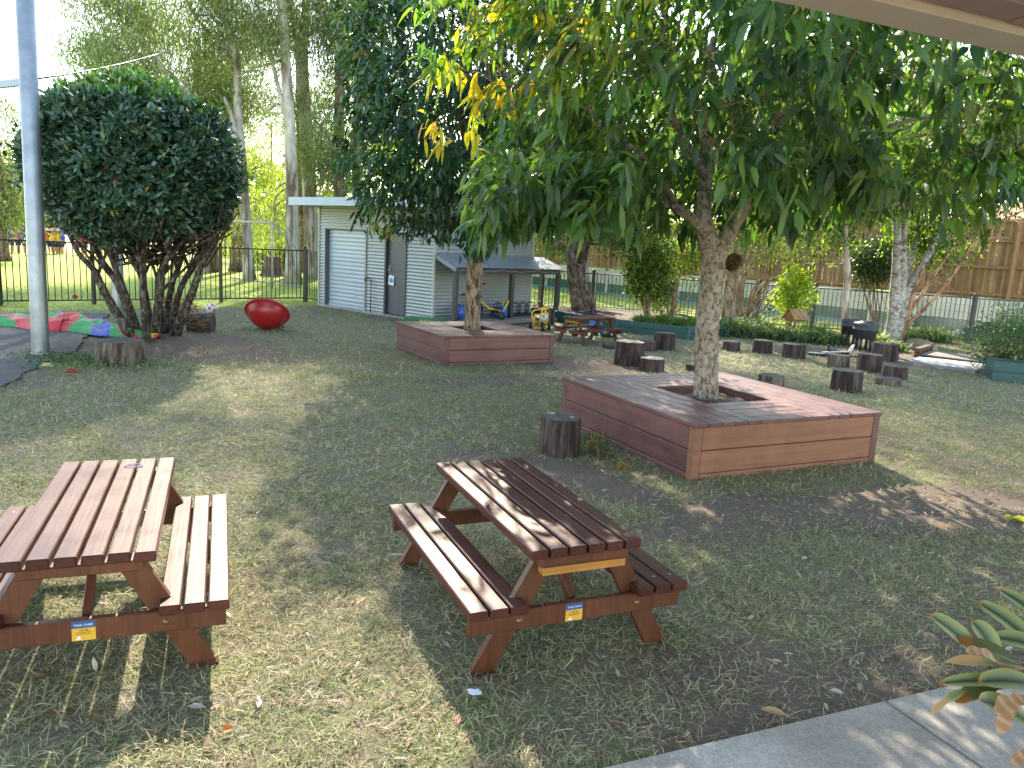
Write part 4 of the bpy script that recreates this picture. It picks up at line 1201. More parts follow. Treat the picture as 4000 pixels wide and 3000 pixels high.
# ------------------------------------------------------------------ litter and small things
p = G(1850, 2728)
pw = thing('paper_scrap', 'torn lavender-white paper scrap on the grass below the dark picnic table', 'paper', (p.x, p.y, 0))
mb = MB(); o_ = [(-.032, .012), (-.02, .002), (-.022, -.012), (-.005, -.022), (.012, -.02), (.03, -.012), (.032, .004), (.018, .008), (.02, .022), (.0, .016), (-.012, .02)]
mb.poly(o_, .028, .031); mb.build('scrap', PAPER, pw)
p = G(1878, 2492)
gs = thing('green_scrap', 'bright green leaf-like scrap on the grass under the dark table bench', 'scrap', (p.x, p.y, 0), .4)
MB().poly([(-.018, 0), (-.008, .012), (.006, .008), (.014, .016), (.018, .002), (.008, -.008), (-.008, -.01)], .02, .023).build('scrap', m_plain('bright_green', (.05, .6, .05), .5, 0, .1, 40, 0), gs)
p = G(3972, 2042)
ys = thing('yellow_toy', 'ragged bright yellow cloth scrap on the grass at the right edge', 'cloth', (p.x+.05, p.y, 0), -.5)
mb = MB(); V = []
for i in range(13):
    for j in range(5):
        w_ = .035*math.sin(PI*(i+.6)/13)+.008
        V.append((-.12+.26*i/12, (j-2)/2*w_+rng.normal()*.003, .03+.014*math.sin(i*.8+j)+rng.normal()*.003))
mb.add(V, [(i*5+j, (i+1)*5+j, (i+1)*5+j+1, i*5+j+1) for i in range(12) for j in range(4)], smooth=False).build('cloth', m_plain('bright_yellow_cloth', (.85, .75, .02), .6, 0, .1, 40, .2), ys)
p = G(530, 1182-20)
ball('red_ball', 'tiny red ball on the grass beyond the picket fence at left', 'ball', G(293, 1168), .06, RED)

# ------------------------------------------------------------------ the two planter trees
def crown_bunches(mb, bp, bd, per, L, W, cols, wts, sd, spread, detail=2, droop=.3, downk=.8, r=rng):
    """each bunch: leaves fanning out and hanging from a twig tip"""
    K = len(bp); P = np.repeat(bp, per, 0); D = np.repeat(bd, per, 0); n = K*per
    P = P+r.normal(size=(n, 3))*spread
    ax = unit(r.normal(size=(n, 3))*.75+D*.55+np.array([0, 0, -downk]))
    nr = unit(r.normal(size=(n, 3))*.5+np.array([0, 0, 1])+D*.6)
    bc = np.repeat(jitcol(K, cols, wts, sd, r), per, 0)*(1+r.normal(0, .13, (n, 1)))
    leafmesh(mb, P, ax, nr, L*(.7+.55*r.random(n)), W*(.75+.45*r.random(n)), np.clip(bc, .003, .9), droop, .3, detail)
nt_ = thing('shade_tree', 'big near tree with mottled grey trunk and long drooping leaves growing from the near planter', 'tree', (c1.x, c1.y, .36))
T = Vector((c1.x, c1.y, .36)); Yt = c1.y
tb_ = AT(2765, 1545, Yt)
def A_(px, py, dy=0.): return AT(px, py, Yt+dy)-T
tr_ = MB()
base = Vector((A_(2765, 1545).x, 0, -.06))
fork = A_(2778, 1010)
p_ = stem(tr_, [base, A_(2758, 1400), A_(2768, 1200), A_(2780, 1080), fork, A_(2772, 940)], .118, .098, 16, 4, .07)
stem(tr_, [A_(2772, 960), A_(2748, 860), A_(2752, 760, .05), A_(2760, 600, .1), A_(2740, 380, .3), A_(2790, 150, .5)], .09, .035, 12, 3, .06)
stem(tr_, [A_(2786, 1040), A_(2830, 940), A_(2890, 840, -.05), A_(2960, 700, -.15), A_(3030, 520, -.2), A_(3130, 330, -.3), A_(3230, 150, -.2)], .085, .03, 12, 3, .06)
stem(tr_, [A_(2850, 920), A_(2840, 820, .2), A_(2870, 700, .4), A_(2950, 500, .7), A_(3000, 350, .9)], .06, .025, 10, 3, .06)
stem(tr_, [A_(2755, 905), A_(2700, 850, -.05), A_(2620, 800, -.15), A_(2540, 755, -.3), A_(2500, 690, -.4)], .05, .03, 10, 3, .05)
stem(tr_, [A_(2540, 755, -.3), A_(2470, 765, -.5), A_(2350, 740, -.7), A_(2200, 730, -.9), A_(2080, 780, -1.1), A_(1980, 740, -1.2)], .026, .01, 8, 3, .05)
stem(tr_, [A_(2640, 790, -.2), A_(2500, 600, -.5), A_(2360, 520, -.9), A_(2300, 400, -1.1)], .03, .012, 8, 3, .05)
stem(tr_, [A_(2760, 700, 0), A_(2640, 480, -.3), A_(2560, 230, -.4), A_(2500, 60, -.4)], .035, .015, 8, 3, .05)
stem(tr_, [A_(2960, 690, -.1), A_(3140, 610, -.5), A_(3330, 560, -.8), A_(3500, 540, -1.)], .03, .012, 8, 3, .05)
stem(tr_, [A_(2990, 620, -.1), A_(3250, 560, .1), A_(3550, 470, .3), A_(3800, 420, .4)], .035, .012, 8, 3, .05)
tr_.build('trunk', NEARBARK, nt_)
r2 = np.random.default_rng(11)
cc = Vector((2.25, 7.15, 3.85))
K = 2750
bp, bd = ellip(K, tuple(cc), (3.0, 2.65, 2.45), .72, r2, .86)
# flatter, uneven underside and lumpy outline
lump = 1+.10*np.sin(bp[:, 0]*2.3+1)*np.cos(bp[:, 2]*2.6)+.07*np.sin(bp[:, 1]*3.1)
bp = np.array(cc)+(bp-np.array(cc))*lump[:, None]
lowlim = 1.98+.2*np.clip((bp[:, 0]-.8)/1.0, 0, 1)+.35*np.clip((bp[:, 0]-3.6)/1.0, 0, 1)+.12*np.sin(bp[:, 0]*2.1)+.1*np.cos(bp[:, 1]*2.7)
keep = (bp[:, 2] > lowlim) & ~((bp[:, 0] > 2.7) & (r2.random(len(bp)) < .3)) & ~((bp[:, 2] < 3.0) & (r2.random(len(bp)) < .12))
bp, bd = bp[keep], bd[keep]
# open the space round the trunk fork so the limbs show from the lawn
ax_ = np.hypot(bp[:, 0]-2.1, bp[:, 1]-6.4)
keep = ~((ax_ < 1.0) & (bp[:, 2] < 2.9) & (bp[:, 1] < 7.9))
bp, bd = bp[keep], bd[keep]
bpl = bp-np.array(T)
cr = MB()
GRN = [(.06, .12, .04), (.09, .165, .052), (.13, .21, .058), (.042, .088, .036)]
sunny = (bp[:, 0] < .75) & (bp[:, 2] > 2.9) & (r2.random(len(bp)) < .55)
crown_bunches(cr, bpl[~sunny], bd[~sunny], 9, .16, .062, GRN, (4, 4, 2.5, 3), .17, .055, 2, .3, .6, r2)
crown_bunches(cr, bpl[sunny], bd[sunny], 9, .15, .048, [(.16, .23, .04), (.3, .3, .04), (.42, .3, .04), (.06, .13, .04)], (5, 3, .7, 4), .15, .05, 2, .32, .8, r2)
for (x0, x1, y0, y1, d0, d1, kk) in ((1830, 2450, 620, 880, 5.7, 7.0, 170), (2850, 3450, 480, 760, 5.2, 6.6, 110)):
    q = np.array([AT(x0+(x1-x0)*r2.random(), y0+(y1-y0)*r2.random(), d0+(d1-d0)*r2.random())-T for _ in range(kk)])
    crown_bunches(cr, q, unit(r2.normal(size=(kk, 3))*.4+np.array([-.2, -.6, 0])), 8, .175, .056, GRN+[(.12, .22, .05)], (4, 4, 3, 2, 1), .15, .05, 2, .34, .7, r2)
# bright new shoots at the upper left
for (px, py, dy) in ((2075, 20, -.3), (2000, 60, -.2), (1890, 130, -.1), (1700, 520, .1), (1850, 500, -.1), (1880, 300, -.2), (2110, 90, -.5), (1760, 250, .0)):
    q = np.array(A_(px, py, dy))[None]+r2.normal(size=(3, 3))*.07
    crown_bunches(cr, q, np.tile([-.3, -.3, -.5], (3, 1)), 7, .16, .045, [(.6, .46, .05), (.5, .46, .07), (.6, .36, .08)], (3, 3, 1), .1, .04, 2, .3, .9, r2)
cr.build('crown', LEAFN, nt_)
tw = MB()
idx = r2.choice(len(bpl), 260, replace=False)
for i in idx:
    e = Vector(bpl[i]); k_ = .62+.2*r2.random(); c_ = Vector((e.x*k_+r2.normal()*.12, e.y*k_+r2.normal()*.12, max(1.7, e.z*(.8+.15*r2.random()))))
    if c_.z > e.z+.3: c_.z = e.z+.1
    q_ = curve(c_, e, .07*r2.normal(), 5, r2, .22); tw.tube(q_, [.008, .0065, .005, .004, .003, .002], 5, False)
    for z_ in (2, 3, 4): tw.tube([q_[z_], q_[z_]+Vector(r2.normal(size=3)*.07), q_[z_]+Vector(r2.normal(size=3)*.16)], [.003, .0025, .0015], 4, False)
tw.build('twigs', TWIG, nt_)

ft = thing('shade_tree', 'farther dark glossy tree with furrowed brown trunk growing from the all-maroon planter', 'tree', (c2.x, c2.y, .33))
T2 = Vector((c2.x, c2.y, .33)); Yf = c2.y
def B_(px, py, dy=0.): return AT(px, py, Yf+dy)-T2
tk = MB()
stem(tk, [(B_(1845, 1285).x, 0, -.05), B_(1848, 1180), B_(1858, 1000), B_(1866, 900), B_(1872, 800)], .13, .115, 16, 4, .1)
stem(tk, [B_(1868, 880), B_(1860, 700), B_(1800, 450), B_(1750, 200)], .1, .04, 10, 3)
stem(tk, [B_(1868, 900), B_(1800, 880, -.2), B_(1760, 905, -.3), B_(1690, 870, -.4), B_(1600, 850, -.5)], .05, .015, 8, 3)
stem(tk, [B_(1872, 890), B_(1960, 900, -.2), B_(2080, 880, -.4), B_(2200, 800, -.5)], .05, .015, 8, 3)
stem(tk, [B_(1870, 840), B_(1980, 600), B_(2100, 300)], .07, .03, 8, 3)
tk.build('trunk', FARBARK, ft)
r3 = np.random.default_rng(21)
K = 2600; cc2 = Vector((-.72, 12.0, 3.85))
bp, bd = ellip(K, tuple(cc2), (2.2, 2.1, 2.35), .75, r3, 1.05)
lump = 1+.12*np.sin(bp[:, 0]*2.7+2)*np.cos(bp[:, 2]*2.2+1)
bp = np.array(cc2)+(bp-np.array(cc2))*lump[:, None]
keep = bp[:, 2] > 1.76+.34*(bp[:, 0] > -.45)+.12*np.sin(bp[:, 0]*3)+.35*np.maximum(0, -2.0-bp[:, 0])
bp, bd = bp[keep], bd[keep]
cr = MB(); q = bp-np.array(T2)
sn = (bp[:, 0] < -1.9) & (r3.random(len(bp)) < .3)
crown_bunches(cr, q[~sn], bd[~sn], 9, .13, .055, [(.02, .06, .03), (.03, .085, .034), (.045, .115, .036)], (3, 4, 2), .15, .07, 2, .25, .55, r3)
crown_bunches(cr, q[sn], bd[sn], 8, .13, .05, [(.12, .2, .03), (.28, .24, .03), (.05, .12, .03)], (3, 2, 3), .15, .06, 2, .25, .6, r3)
cr.build('crown', LEAFF, ft)
tw = MB()
for i in r3.choice(len(q), 120, replace=False):
    e = Vector(q[i]); c_ = Vector((e.x*.4, e.y*.4, max(1.6, e.z*.7)))
    tw.tube(curve(c_, e, .03, 3, r3, .08), [.014, .01, .007, .003], 5, False)
tw.build('twigs', FARBARK, ft)

# ------------------------------------------------------------------ clipped shrub
S0 = Vector((-5.85, 12.15, 0))
sh = thing('clipped_shrub', 'large clipped dark camellia shrub with many bare dark stems at left', 'shrub', S0)
r4 = np.random.default_rng(5)
st_ = MB(); shc = Vector((.1, -.35, 2.63)); 
feet = [G(521, 1322), G(575, 1336), G(548, 1315), G(600, 1318), G(640, 1290), G(660, 1300), G(625, 1300), G(530, 1300), G(590, 1290), G(680, 1310)]
tipsx = [(300, 980), (560, 990), (430, 960), (660, 980), (720, 960), (800, 960), (620, 920), (350, 930), (500, 900), (830, 960)]
for i, f in enumerate(feet):
    f = f-S0; tx = AT(tipsx[i][0], tipsx[i][1], 12.0+r4.normal()*.35)-S0
    mid = f.lerp(tx, .45)+Vector((r4.normal()*.04, r4.normal()*.06, .12)); m2_ = f.lerp(tx, .75)+Vector((r4.normal()*.04, r4.normal()*.05, .05))
    pts = stem(st_, [f+Vector((0, 0, -.03)), mid, m2_, tx, tx+(tx-m2_)*.9+Vector((0, 0, .35))], .058 if i % 3 else .075, .02, 10, 3, .1)
    for k in range(3):
        s0 = pts[3+2*k]; e = s0+Vector(((tx.x-f.x)*.5+r4.normal()*.45, r4.normal()*.4, .75+.3*r4.random()))
        stem(st_, [s0, s0.lerp(e, .5)+Vector((r4.normal()*.04, 0, .05)), e], .028, .012, 7, 2, .08)
for k in range(46):
    a = r4.random()*6.28; f = Vector((.05+r4.normal()*.35, r4.normal()*.3, 1.1+r4.random()*.3)); e = shc+Vector((math.cos(a)*1.35, math.sin(a)*1.2, -.95+.35*r4.random()))
    stem(st_, [f, f.lerp(e, .55)+Vector((0, 0, -.08)), e], .018, .008, 6, 2, .08)
st_.build('stems', SHRUBBARK, sh)
cr = MB(); K = 8000
d = unit(r4.normal(size=(K, 3))); q = .86+.16*r4.random((K, 1)); q[:3000] = .55+.32*r4.random((3000, 1))
# squarish clipped dome
e_ = 2.5; stray = r4.random((K, 1)) < .05; q = np.where(stray, q*(1.04+.08*r4.random((K, 1))), q)
nrm_ = (np.abs(d[:, 0])**e_+np.abs(d[:, 1])**e_+np.abs(d[:, 2])**e_)**(1/e_)
p = d/nrm_[:, None]*q*np.array([1.34, 1.34, 1.13])
p *= (1+.05*np.sin(p[:, :1]*5+1)*np.cos(p[:, 2:]*6)+.03*np.sin(p[:, 1:2]*9))
p[:, 2] = np.where(p[:, 2] < -.6, p[:, 2]*.93+.12*np.sin(p[:, 0]*4), p[:, 2])
P = p+np.array(shc)
per = 7; n = K*per; PP = np.repeat(P, per, 0)+r4.normal(size=(n, 3))*.035; DD = np.repeat(d, per, 0)
ax = unit(r4.normal(size=(n, 3))*.75+DD*.8+np.array([0, 0, .35])); nr = unit(DD+np.array([0, 0, .7])+r4.normal(size=(n, 3))*.35)
bc = np.repeat(jitcol(K, [(.045, .1, .062), (.07, .14, .085), (.1, .17, .07)], (4, 3, 1), .15, r4), per, 0)*(1+r4.normal(0, .12, (n, 1)))
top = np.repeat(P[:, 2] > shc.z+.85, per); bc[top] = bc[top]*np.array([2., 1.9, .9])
redm = r4.random(n) < .004; bc[redm] = (.3, .02, .03); ym = r4.random(n) < .002; bc[ym] = (.4, .28, .03)
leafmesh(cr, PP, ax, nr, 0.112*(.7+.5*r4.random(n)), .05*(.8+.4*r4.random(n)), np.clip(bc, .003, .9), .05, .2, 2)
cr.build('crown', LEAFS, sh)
# ------------------------------------------------------------------ gum trees beyond the left fence
def gum(name, label, base, paths, crowns, mat=EUC, r0=.3, leafn=5200, seed=1, L=.17, W=.03, cols=None, group='tall gum trees beyond the left fence', cat='tree', downk=.9, clump=.55, per=26, leafm=None, branches=5):
    """paths: list of (points, r0, r1); crowns: list of (centre, radii, share). World coordinates."""
    r = np.random.default_rng(seed); b = Vector(base); t = thing(name, label, cat, b, 0, group)
    tk = MB(); ends = []
    for pts, ra, rb in paths:
        stem(tk, [Vector(p)-b for p in pts], ra, rb, 12, 3, .06); ends.append([Vector(p)-b for p in pts])
    cr = MB(); cols = cols or [(.17, .22, .1), (.23, .28, .12), (.32, .35, .13), (.12, .16, .08)]
    tot = sum(c[2] for c in crowns)
    for (cen, rad, shr) in crowns:
        cen = np.array(Vector(cen)-b); K = max(4, int(leafn*shr/tot/per))
        nb_ = max(5, int(4.2*rad[0]*rad[2]/1.5)); bo_, _d = ellip(nb_, cen, rad, .5, r); p = bo_[r.integers(0, nb_, K)]+r.normal(size=(K, 3))*np.array([.45, .45, .3])*max(.6, clump*1.8, .5*rad[0])+np.array([0, 0, -.1]); d = unit(p-cen)
        n = K*per; PP = np.repeat(p, per, 0)+r.normal(size=(n, 3))*clump*np.array([1, 1, .8])
        ax = unit(r.normal(size=(n, 3))*.6+np.array([0, 0, -downk])); nr = unit(r.normal(size=(n, 3)))
        bc = np.repeat(jitcol(K, cols, ([4, 4, 3, 2]+[2]*9)[:len(cols)], .2, r), per, 0)*(1+r.normal(0, .2, (n, 1)))
        leafmesh(cr, PP, ax, nr, L*(.7+.6*r.random(n)), W*(.7+.6*r.random(n)), np.clip(bc, .003, .9), .1, .2, 1)
        # limbs into this crown
        src = min((q for e in ends for q in e[1:]), key=lambda v: (v-Vector(cen)).length+ (5 if v.z > cen[2] else 0))
        for k in range(branches):
            e = Vector(p[r.integers(K)]); stem(tk, curve(src, e, .04, 4, r, .12), max(.02, r0*.16), .012, 6, 2, .06)
    tk.build('trunk', mat, t); cr.build('crown', leafm or LEAFE, t)
    return t
def base_pt(px, py, Y): q = AT(px, py, Y); return (q.x, Y, 0)
Y = 27.5
e1 = [base_pt(975, 1096, Y)]+[AT(x, y, Y) for x, y in ((962, 868), (940, 579), (929, 420), (922, 217), (878, 58), (870, -200), (860, -420))]
lim = [AT(x, y, Y-.5) for x, y in ((925, 560), (860, 470), (760, 400), (700, 320), (640, 270), (560, 160), (470, 40))]
lim2 = [AT(x, y, Y-.3) for x, y in ((922, 545), (900, 440), (875, 380))]
lim3 = [AT(x, y, Y) for x, y in ((924, 230), (880, 180), (840, 150), (760, 60), (700, -60))]
gum('gum_tree', 'slim pale gum tree with a long limb reaching left over the clipped shrub', e1[0], [(e1, .19, .08), (lim, .13, .05), (lim2, .09, .05), (lim3, .1, .04)],
    [(AT(560, 140, Y-1), (2.6, 2.5, 1.9), 5), (AT(720, 330, Y-.5), (1.6, 2, 1.3), 2.2), (AT(420, 210, Y-1.), (1.0, 2, .7), .9), (AT(830, 60, Y), (1.7, 2.2, 1.6), 3), (AT(450, -100, Y), (2.6, 2.6, 2.0), 3), (AT(860, -330, Y), (3, 3, 2.2), 3), (AT(790, 420, Y+1), (.9, 1.5, .8), 1), (Vector((-8.2, 25.5, 14.6)), (3.0, 2.6, 2.0), 2.3), (Vector((-10.5, 26, 12)), (2.2, 2.2, 1.6), 1.2)],  # extra crowns above the view are added to shade the left lawn
    EUC, .19, 72000, 31, per=30, clump=.38, L=.16)
Y = 27.0
e2 = [base_pt(1146, 1107, Y)]+[AT(x, y, Y) for x, y in ((1139, 723), (1128, 434), (1099, 0), (1080, -300), (1060, -600))]
b2 = [AT(x, y, Y) for x, y in ((1128, 500), (1085, 330), (1040, 150), (1000, 0))]
gum('gum_tree', 'tall gum tree with peeling grey bark left of the shed roof', e2[0], [(e2, .24, .1), (b2, .08, .04), ([AT(x, y, Y) for x, y in ((1100, 235), (1050, 250), (1000, 265), (930, 300))], .05, .02)],
    [(AT(1010, 60, Y), (1.2, 2.2, 1.4), 2), (AT(1150, -200, Y), (3, 3, 2.2), 3), (Vector((-6.0, 27.5, 15.5)), (2.2, 2.4, 1.6), 2), (AT(960, 350, Y+1), (.9, 1.6, .8), 1.0), (AT(1040, 880, Y+4), (1.2, 1.5, .9), .7)],  # out-of-view high crown put in to patch the left lawn with shade
    EUC, .24, 30000, 32, clump=.4, L=.16)
Y = 31
e3 = [base_pt(1225, 1090, Y)]+[AT(x, y, Y) for x, y in ((1215, 860), (1195, 506), (1180, 300), (1160, 120), (1130, 0), (1100, -250))]
b3 = [AT(x, y, Y) for x, y in ((1190, 400), (1186, 200), (1196, 0), (1205, -250), (1210, -500))]
gum('gum_tree', 'thick white-barked forked gum tree directly behind the shed', e3[0], [(e3, .33, .12), (b3, .2, .1), ([AT(x, y, Y) for x, y in ((1190, 150), (1235, 110), (1250, 60), (1240, 0))], .08, .05)],
    [(AT(1240, 600, Y), (.9, 1.5, 1.0), 1.0), (AT(1300, -60, Y), (3, 3, 2), 3), (AT(1120, -300, Y), (3, 3, 2.5), 3), (Vector((-4.3, 32.5, 14.9)), (2.6, 2.4, 1.8), 6.5), (Vector((-7.5, 33, 13.6)), (2.5, 2.6, 2), 2.4)], EUC, .33, 84000, 33, clump=.42, L=.16)  # dense high crown above the view is added to shade the far planter
Y = 29
e4 = [base_pt(1345, 1090, Y)]+[AT(x, y, Y) for x, y in ((1330, 860), (1322, 600), (1328, 300), (1335, 100), (1330, -200))]
gum('gum_tree', 'dark rough-barked gum tree rising behind the shed roof', e4[0], [(e4, .26, .12), ([AT(x, y, Y) for x, y in ((1325, 350), (1350, 240), (1330, 120), (1290, 0))], .08, .04)],
    [(AT(1330, 330, Y), (1.6, 2, 2.0), 3.5), (AT(1300, 560, Y), (1.1, 1.8, 1.3), 2.2), (AT(1400, 60, Y), (2, 2.2, 1.7), 3)], EUCD, .26, 21000, 34, clump=.36, L=.15, cols=[(.09, .14, .085), (.13, .18, .1), (.17, .21, .11)])
Y = 33
e5 = [base_pt(1400, 1080, Y)]+[AT(x, y, Y) for x, y in ((1392, 600), (1400, 300), (1408, 0), (1410, -250))]
gum('gum_tree', 'second dark-trunked gum tree just left of the near tree crown', e5[0], [(e5, .2, .12)], [(AT(1440, 200, Y), (2.4, 2, 2.6), 3), (AT(1480, -150, Y), (3, 3, 2), 2)], EUCD, .2, 11000, 35, clump=.45, L=.17)
for i, (x, y0, w, yy, mt, lb, xt) in enumerate(((795, 1068, .26, 31, EUC, 'stout white gum trunk behind the clipped shrub stems', 780), (838, 1072, .18, 31.5, EUCD, 'brown gum trunk beside the stout white one', 842), (930, 1063, .3, 33, EUCD, 'thick brown gum trunk left of the slim pale gum', 915), (1178, 1070, .2, 35, EUCD, 'reddish trunk seen between the two pale gums', 1172))):
    bb2 = base_pt(x, y0, yy)
    gum('gum_tree', lb, bb2, [([bb2, AT(x-4, 900, yy), AT(xt, 600, yy), AT(xt-10, 200, yy)], w, w*.5)], [(AT(xt-(20 if i < 3 else -20), 260, yy), (2.4, 2.4, 2.6), 3), (AT(xt, 500, yy+1), (1.4, 1.6, 1.2), 1.2)], mt, w, 9000, 40+i, clump=.5, L=.18)
# young light green trees further back in the gap
BRT = [(.2, .26, .05), (.3, .34, .06), (.14, .2, .05)]
for i, (x, y, yy, rx, rz_, lb) in enumerate(((1090, 830, 40, 1.8, 1.6, 'bright yellow-green young tree in the gap between the gum trunks'), (1010, 940, 46, 2.2, 1.7, 'low bright green tree far behind the gum trunks'), (1000, 650, 48, 2.4, 2.4, 'airy pale tree far back between the gums'), (880, 930, 50, 2.4, 1.4, 'soft green tree behind the goal frame'), (1120, 960, 36, 1.2, 1.2, 'small sunlit bush tree beside the gum trunks'), (1060, 480, 52, 3.4, 2.6, 'distant pale-crowned tree showing high between the gums'))):
    bb2 = base_pt(x, 1060, yy)
    gum('young_tree', lb, bb2, [([bb2, AT(x, y, yy)], .1, .05)], [(AT(x, y, yy), (rx, rx, rz_), 1), (AT(x+15, y+70, yy), (rx*.8, rx, rz_*.7), .6)], EUCD, .1, 5200, 60+i, cols=BRT, group='young trees between the gums', leafm=LEAFB, L=.16, W=.06, clump=.3)
# far dead stump with flared base, seen through the fence
p = G(1065, 1078)
ds = thing('tree_stump', 'broad grey tree stump beyond the fence among the gums', 'stump', (p.x, p.y, 0))
MB().lathe([(.62, -.05), (.45, .12), (.36, .35), (.33, .75), (.28, .78), (.0001, .74)], 22).build('bark', GREYLOG, ds)
# goal frame
g0, g1 = G(790, 1090), G(1063, 1130)
gf = thing('goal_frame', 'rusty white pipe goal frame beyond the fence in front of the gums', 'goal', g0)
a, b = Vector((0, 0, 0)), Vector((g1.x-g0.x, g1.y-g0.y, 0)); hg = 2.05
mb = MB(); mb.tube([a, a+Vector((0, 0, hg))], .035, 8); mb.tube([b, b+Vector((0, 0, hg))], .035, 8)
mb.tube([a+Vector((0, 0, hg-.03)), b+Vector((0, 0, hg-.03))], .035, 8); mb.build('front_frame', m_plain('peeling_white_pipe', (.4, .38, .33), .6, .2, .5, 12, .2), gf)
bk_ = Vector((.5, 1.3, 0)); mb = MB()
mb.tube([a+Vector((0, 0, hg)), a+bk_+Vector((0, 0, hg*.55)), a+bk_], .025, 6); mb.tube([b+Vector((0, 0, hg)), b+bk_+Vector((0, 0, hg*.55)), b+bk_], .025, 6)
mb.tube([a+bk_+Vector((0, 0, .03)), b+bk_+Vector((0, 0, .03))], .025, 6); mb.build('back_frame', STEEL, gf)

# left field tree trunk behind pole + far trees behind the field
FARC = [(.12, .15, .06), (.17, .2, .08), (.22, .24, .1)]
q = G(18, 1020)
gum('field_tree', 'thin-trunked tree standing on the field at the far left edge', (q.x, q.y, 0), [([(q.x, q.y, 0), AT(8, 900, q.y), AT(0, 700, q.y), AT(-30, 400, q.y)], .2, .1)], [(AT(-20, 560, q.y), (1.8, 2, 2.4), 2), (AT(45, 690, q.y), (1.2, 1.5, 1.5), 1.2), (AT(50, 800, q.y), (.9, 1.2, .9), .8)], EUCD, .2, 9000, 71, cols=[(.14, .18, .07), (.2, .24, .1), (.1, .13, .06)], group='trees round the sports field', clump=.45, L=.2, W=.04)
rf_ = np.random.default_rng(9)
farl = ['grey-green tree in the far row behind the children, position %s' ]
places = ['at the very left edge', 'just left of the thick pole', 'behind the thick pole', 'right of the thick pole', 'above the yellow-shirted children', 'behind the leftmost shrub stems', 'behind the middle shrub stems', 'behind the right shrub stems', 'right of the clipped shrub', 'left of the goal frame']
for i in range(10):
    x = -120+i*105; yy = 84+rf_.random()*14; top_ = [690, 720, 760, 800, 830, 800, 780, 760, 740, 720][i]
    bb2 = base_pt(x, 930, yy); ct = AT(x, (top_+890)/2, yy); hh = (ct.z)
    gum('distant_tree', 'hazy grey-green tree in the far row across the field, '+places[i], bb2, [([bb2, ct], .25, .1)], [((ct.x, yy, hh*.95), (3.0, 3, hh*.75), 1)], EUCD, .25, 2400, 80+i, cols=FARC, group='distant trees across the field', leafm=LEAFE, L=.45, W=.16, clump=.8, per=20, branches=2)
wd_ = MB(); n = 26000; rr = np.random.default_rng(3)
X = -150+rr.random(n)*330; Yw = 118+rr.random(n)*14+np.maximum(0, X)*.0; H_ = 9+3*np.sin(X*.13)+2*np.sin(X*.41)
P = np.stack([X, Yw, rr.random(n)**.8*H_], 1)
leafmesh(wd_, P, unit(rr.normal(size=(n, 3))+np.array([0, 0, -.5])), unit(rr.normal(size=(n, 3))), .9+rr.random(n), .5+.4*rr.random(n), jitcol(n, FARC, (3, 3, 2), .2, rr), .1, .2, 1)
tag(wd_.build('far_woodland', LEAFE, None, 'hazy woodland closing the view behind everything', 'stuff'))
MB().poly([(-190, 126), (190, 126), (190, 150), (-190, 150)], -1, 5).build('woodland_rise', GROUND, kind='structure')

# children on the field: small standing figures
SKIN = m_plain('skin', (.45, .26, .17), .6, 0, .05, 20, 0)
def make_child(label, p, h, shirt, hat, rz, pants=(.02, .03, .08)):
    o = thing('person', label, 'person', p, rz, 'children on the sports field')
    s = h/1.2
    bmv = [(0, 0, .58), (0, 0, .78), (0, 0, .94), (0, 0, 1.02), (0, 0, 1.12), (.09, 0, .55), (.1, .02, .3), (.1, 0, .04), (.1, -.09, .02), (-.09, 0, .55), (-.1, -.03, .3), (-.1, .02, .04), (-.1, -.07, .02),
           (.14, 0, .93), (.2, 0, .72), (.19, -.08, .53), (-.14, 0, .93), (-.2, .02, .72), (-.18, -.06, .53)]
    ed_ = [(0, 1), (1, 2), (2, 3), (3, 4), (0, 5), (5, 6), (6, 7), (7, 8), (0, 9), (9, 10), (10, 11), (11, 12), (2, 13), (13, 14), (14, 15), (2, 16), (16, 17), (17, 18)]
    rad_ = [.11, .11, .1, .045, .095, .075, .055, .04, .03, .075, .055, .04, .03, .045, .035, .028, .045, .035, .028]
    me = bpy.data.meshes.new('body'); me.from_pydata([(x*s, y*s, z*s) for x, y, z in bmv], ed_, []); ob = bpy.data.objects.new('body', me); col.objects.link(ob); ob.parent = o
    sk = ob.modifiers.new('skin', 'SKIN'); sv = me.skin_vertices[0].data
    for i_, r_ in enumerate(rad_): sv[i_].radius = (r_*s, r_*s)
    sv[0].use_root = True
    su = ob.modifiers.new('sub', 'SUBSURF'); su.levels = su.render_levels = 1
    me.materials.append(SKIN)
    m_s = m_plain('shirt_cloth', shirt, .8, 0, .05, 9, 0); m_p = m_plain('shorts_cloth', pants, .8, 0, .05, 9, 0); m_h = m_plain('hat_cloth', hat, .8, 0, .05, 9, 0)
    mb = MB(); mb.lathe([(.115*s, .6*s), (.14*s, .75*s), (.145*s, .88*s), (.1*s, .97*s), (.055*s, .99*s)], 14)
    for k in (-1, 1): mb.tube([(k*.1*s, 0, .93*s), (k*.19*s, .0, .76*s)], [.065*s, .055*s], 8)
    mb.build('shirt', m_s, o)
    mb = MB(); mb.lathe([(.13*s, .5*s), (.135*s, .6*s), (.12*s, .64*s)], 14)
    for k in (-1, 1): mb.tube([(k*.085*s, 0, .58*s), (k*.1*s, .0, .36*s)], [.09*s, .08*s], 8)
    mb.build('shorts', m_p, o)
    MB().lathe([(.2*s, 1.12*s), (.205*s, 1.13*s), (.115*s, 1.16*s), (.1*s, 1.23*s), (.0001, 1.25*s)], 14).build('hat', m_h, o)
    return o
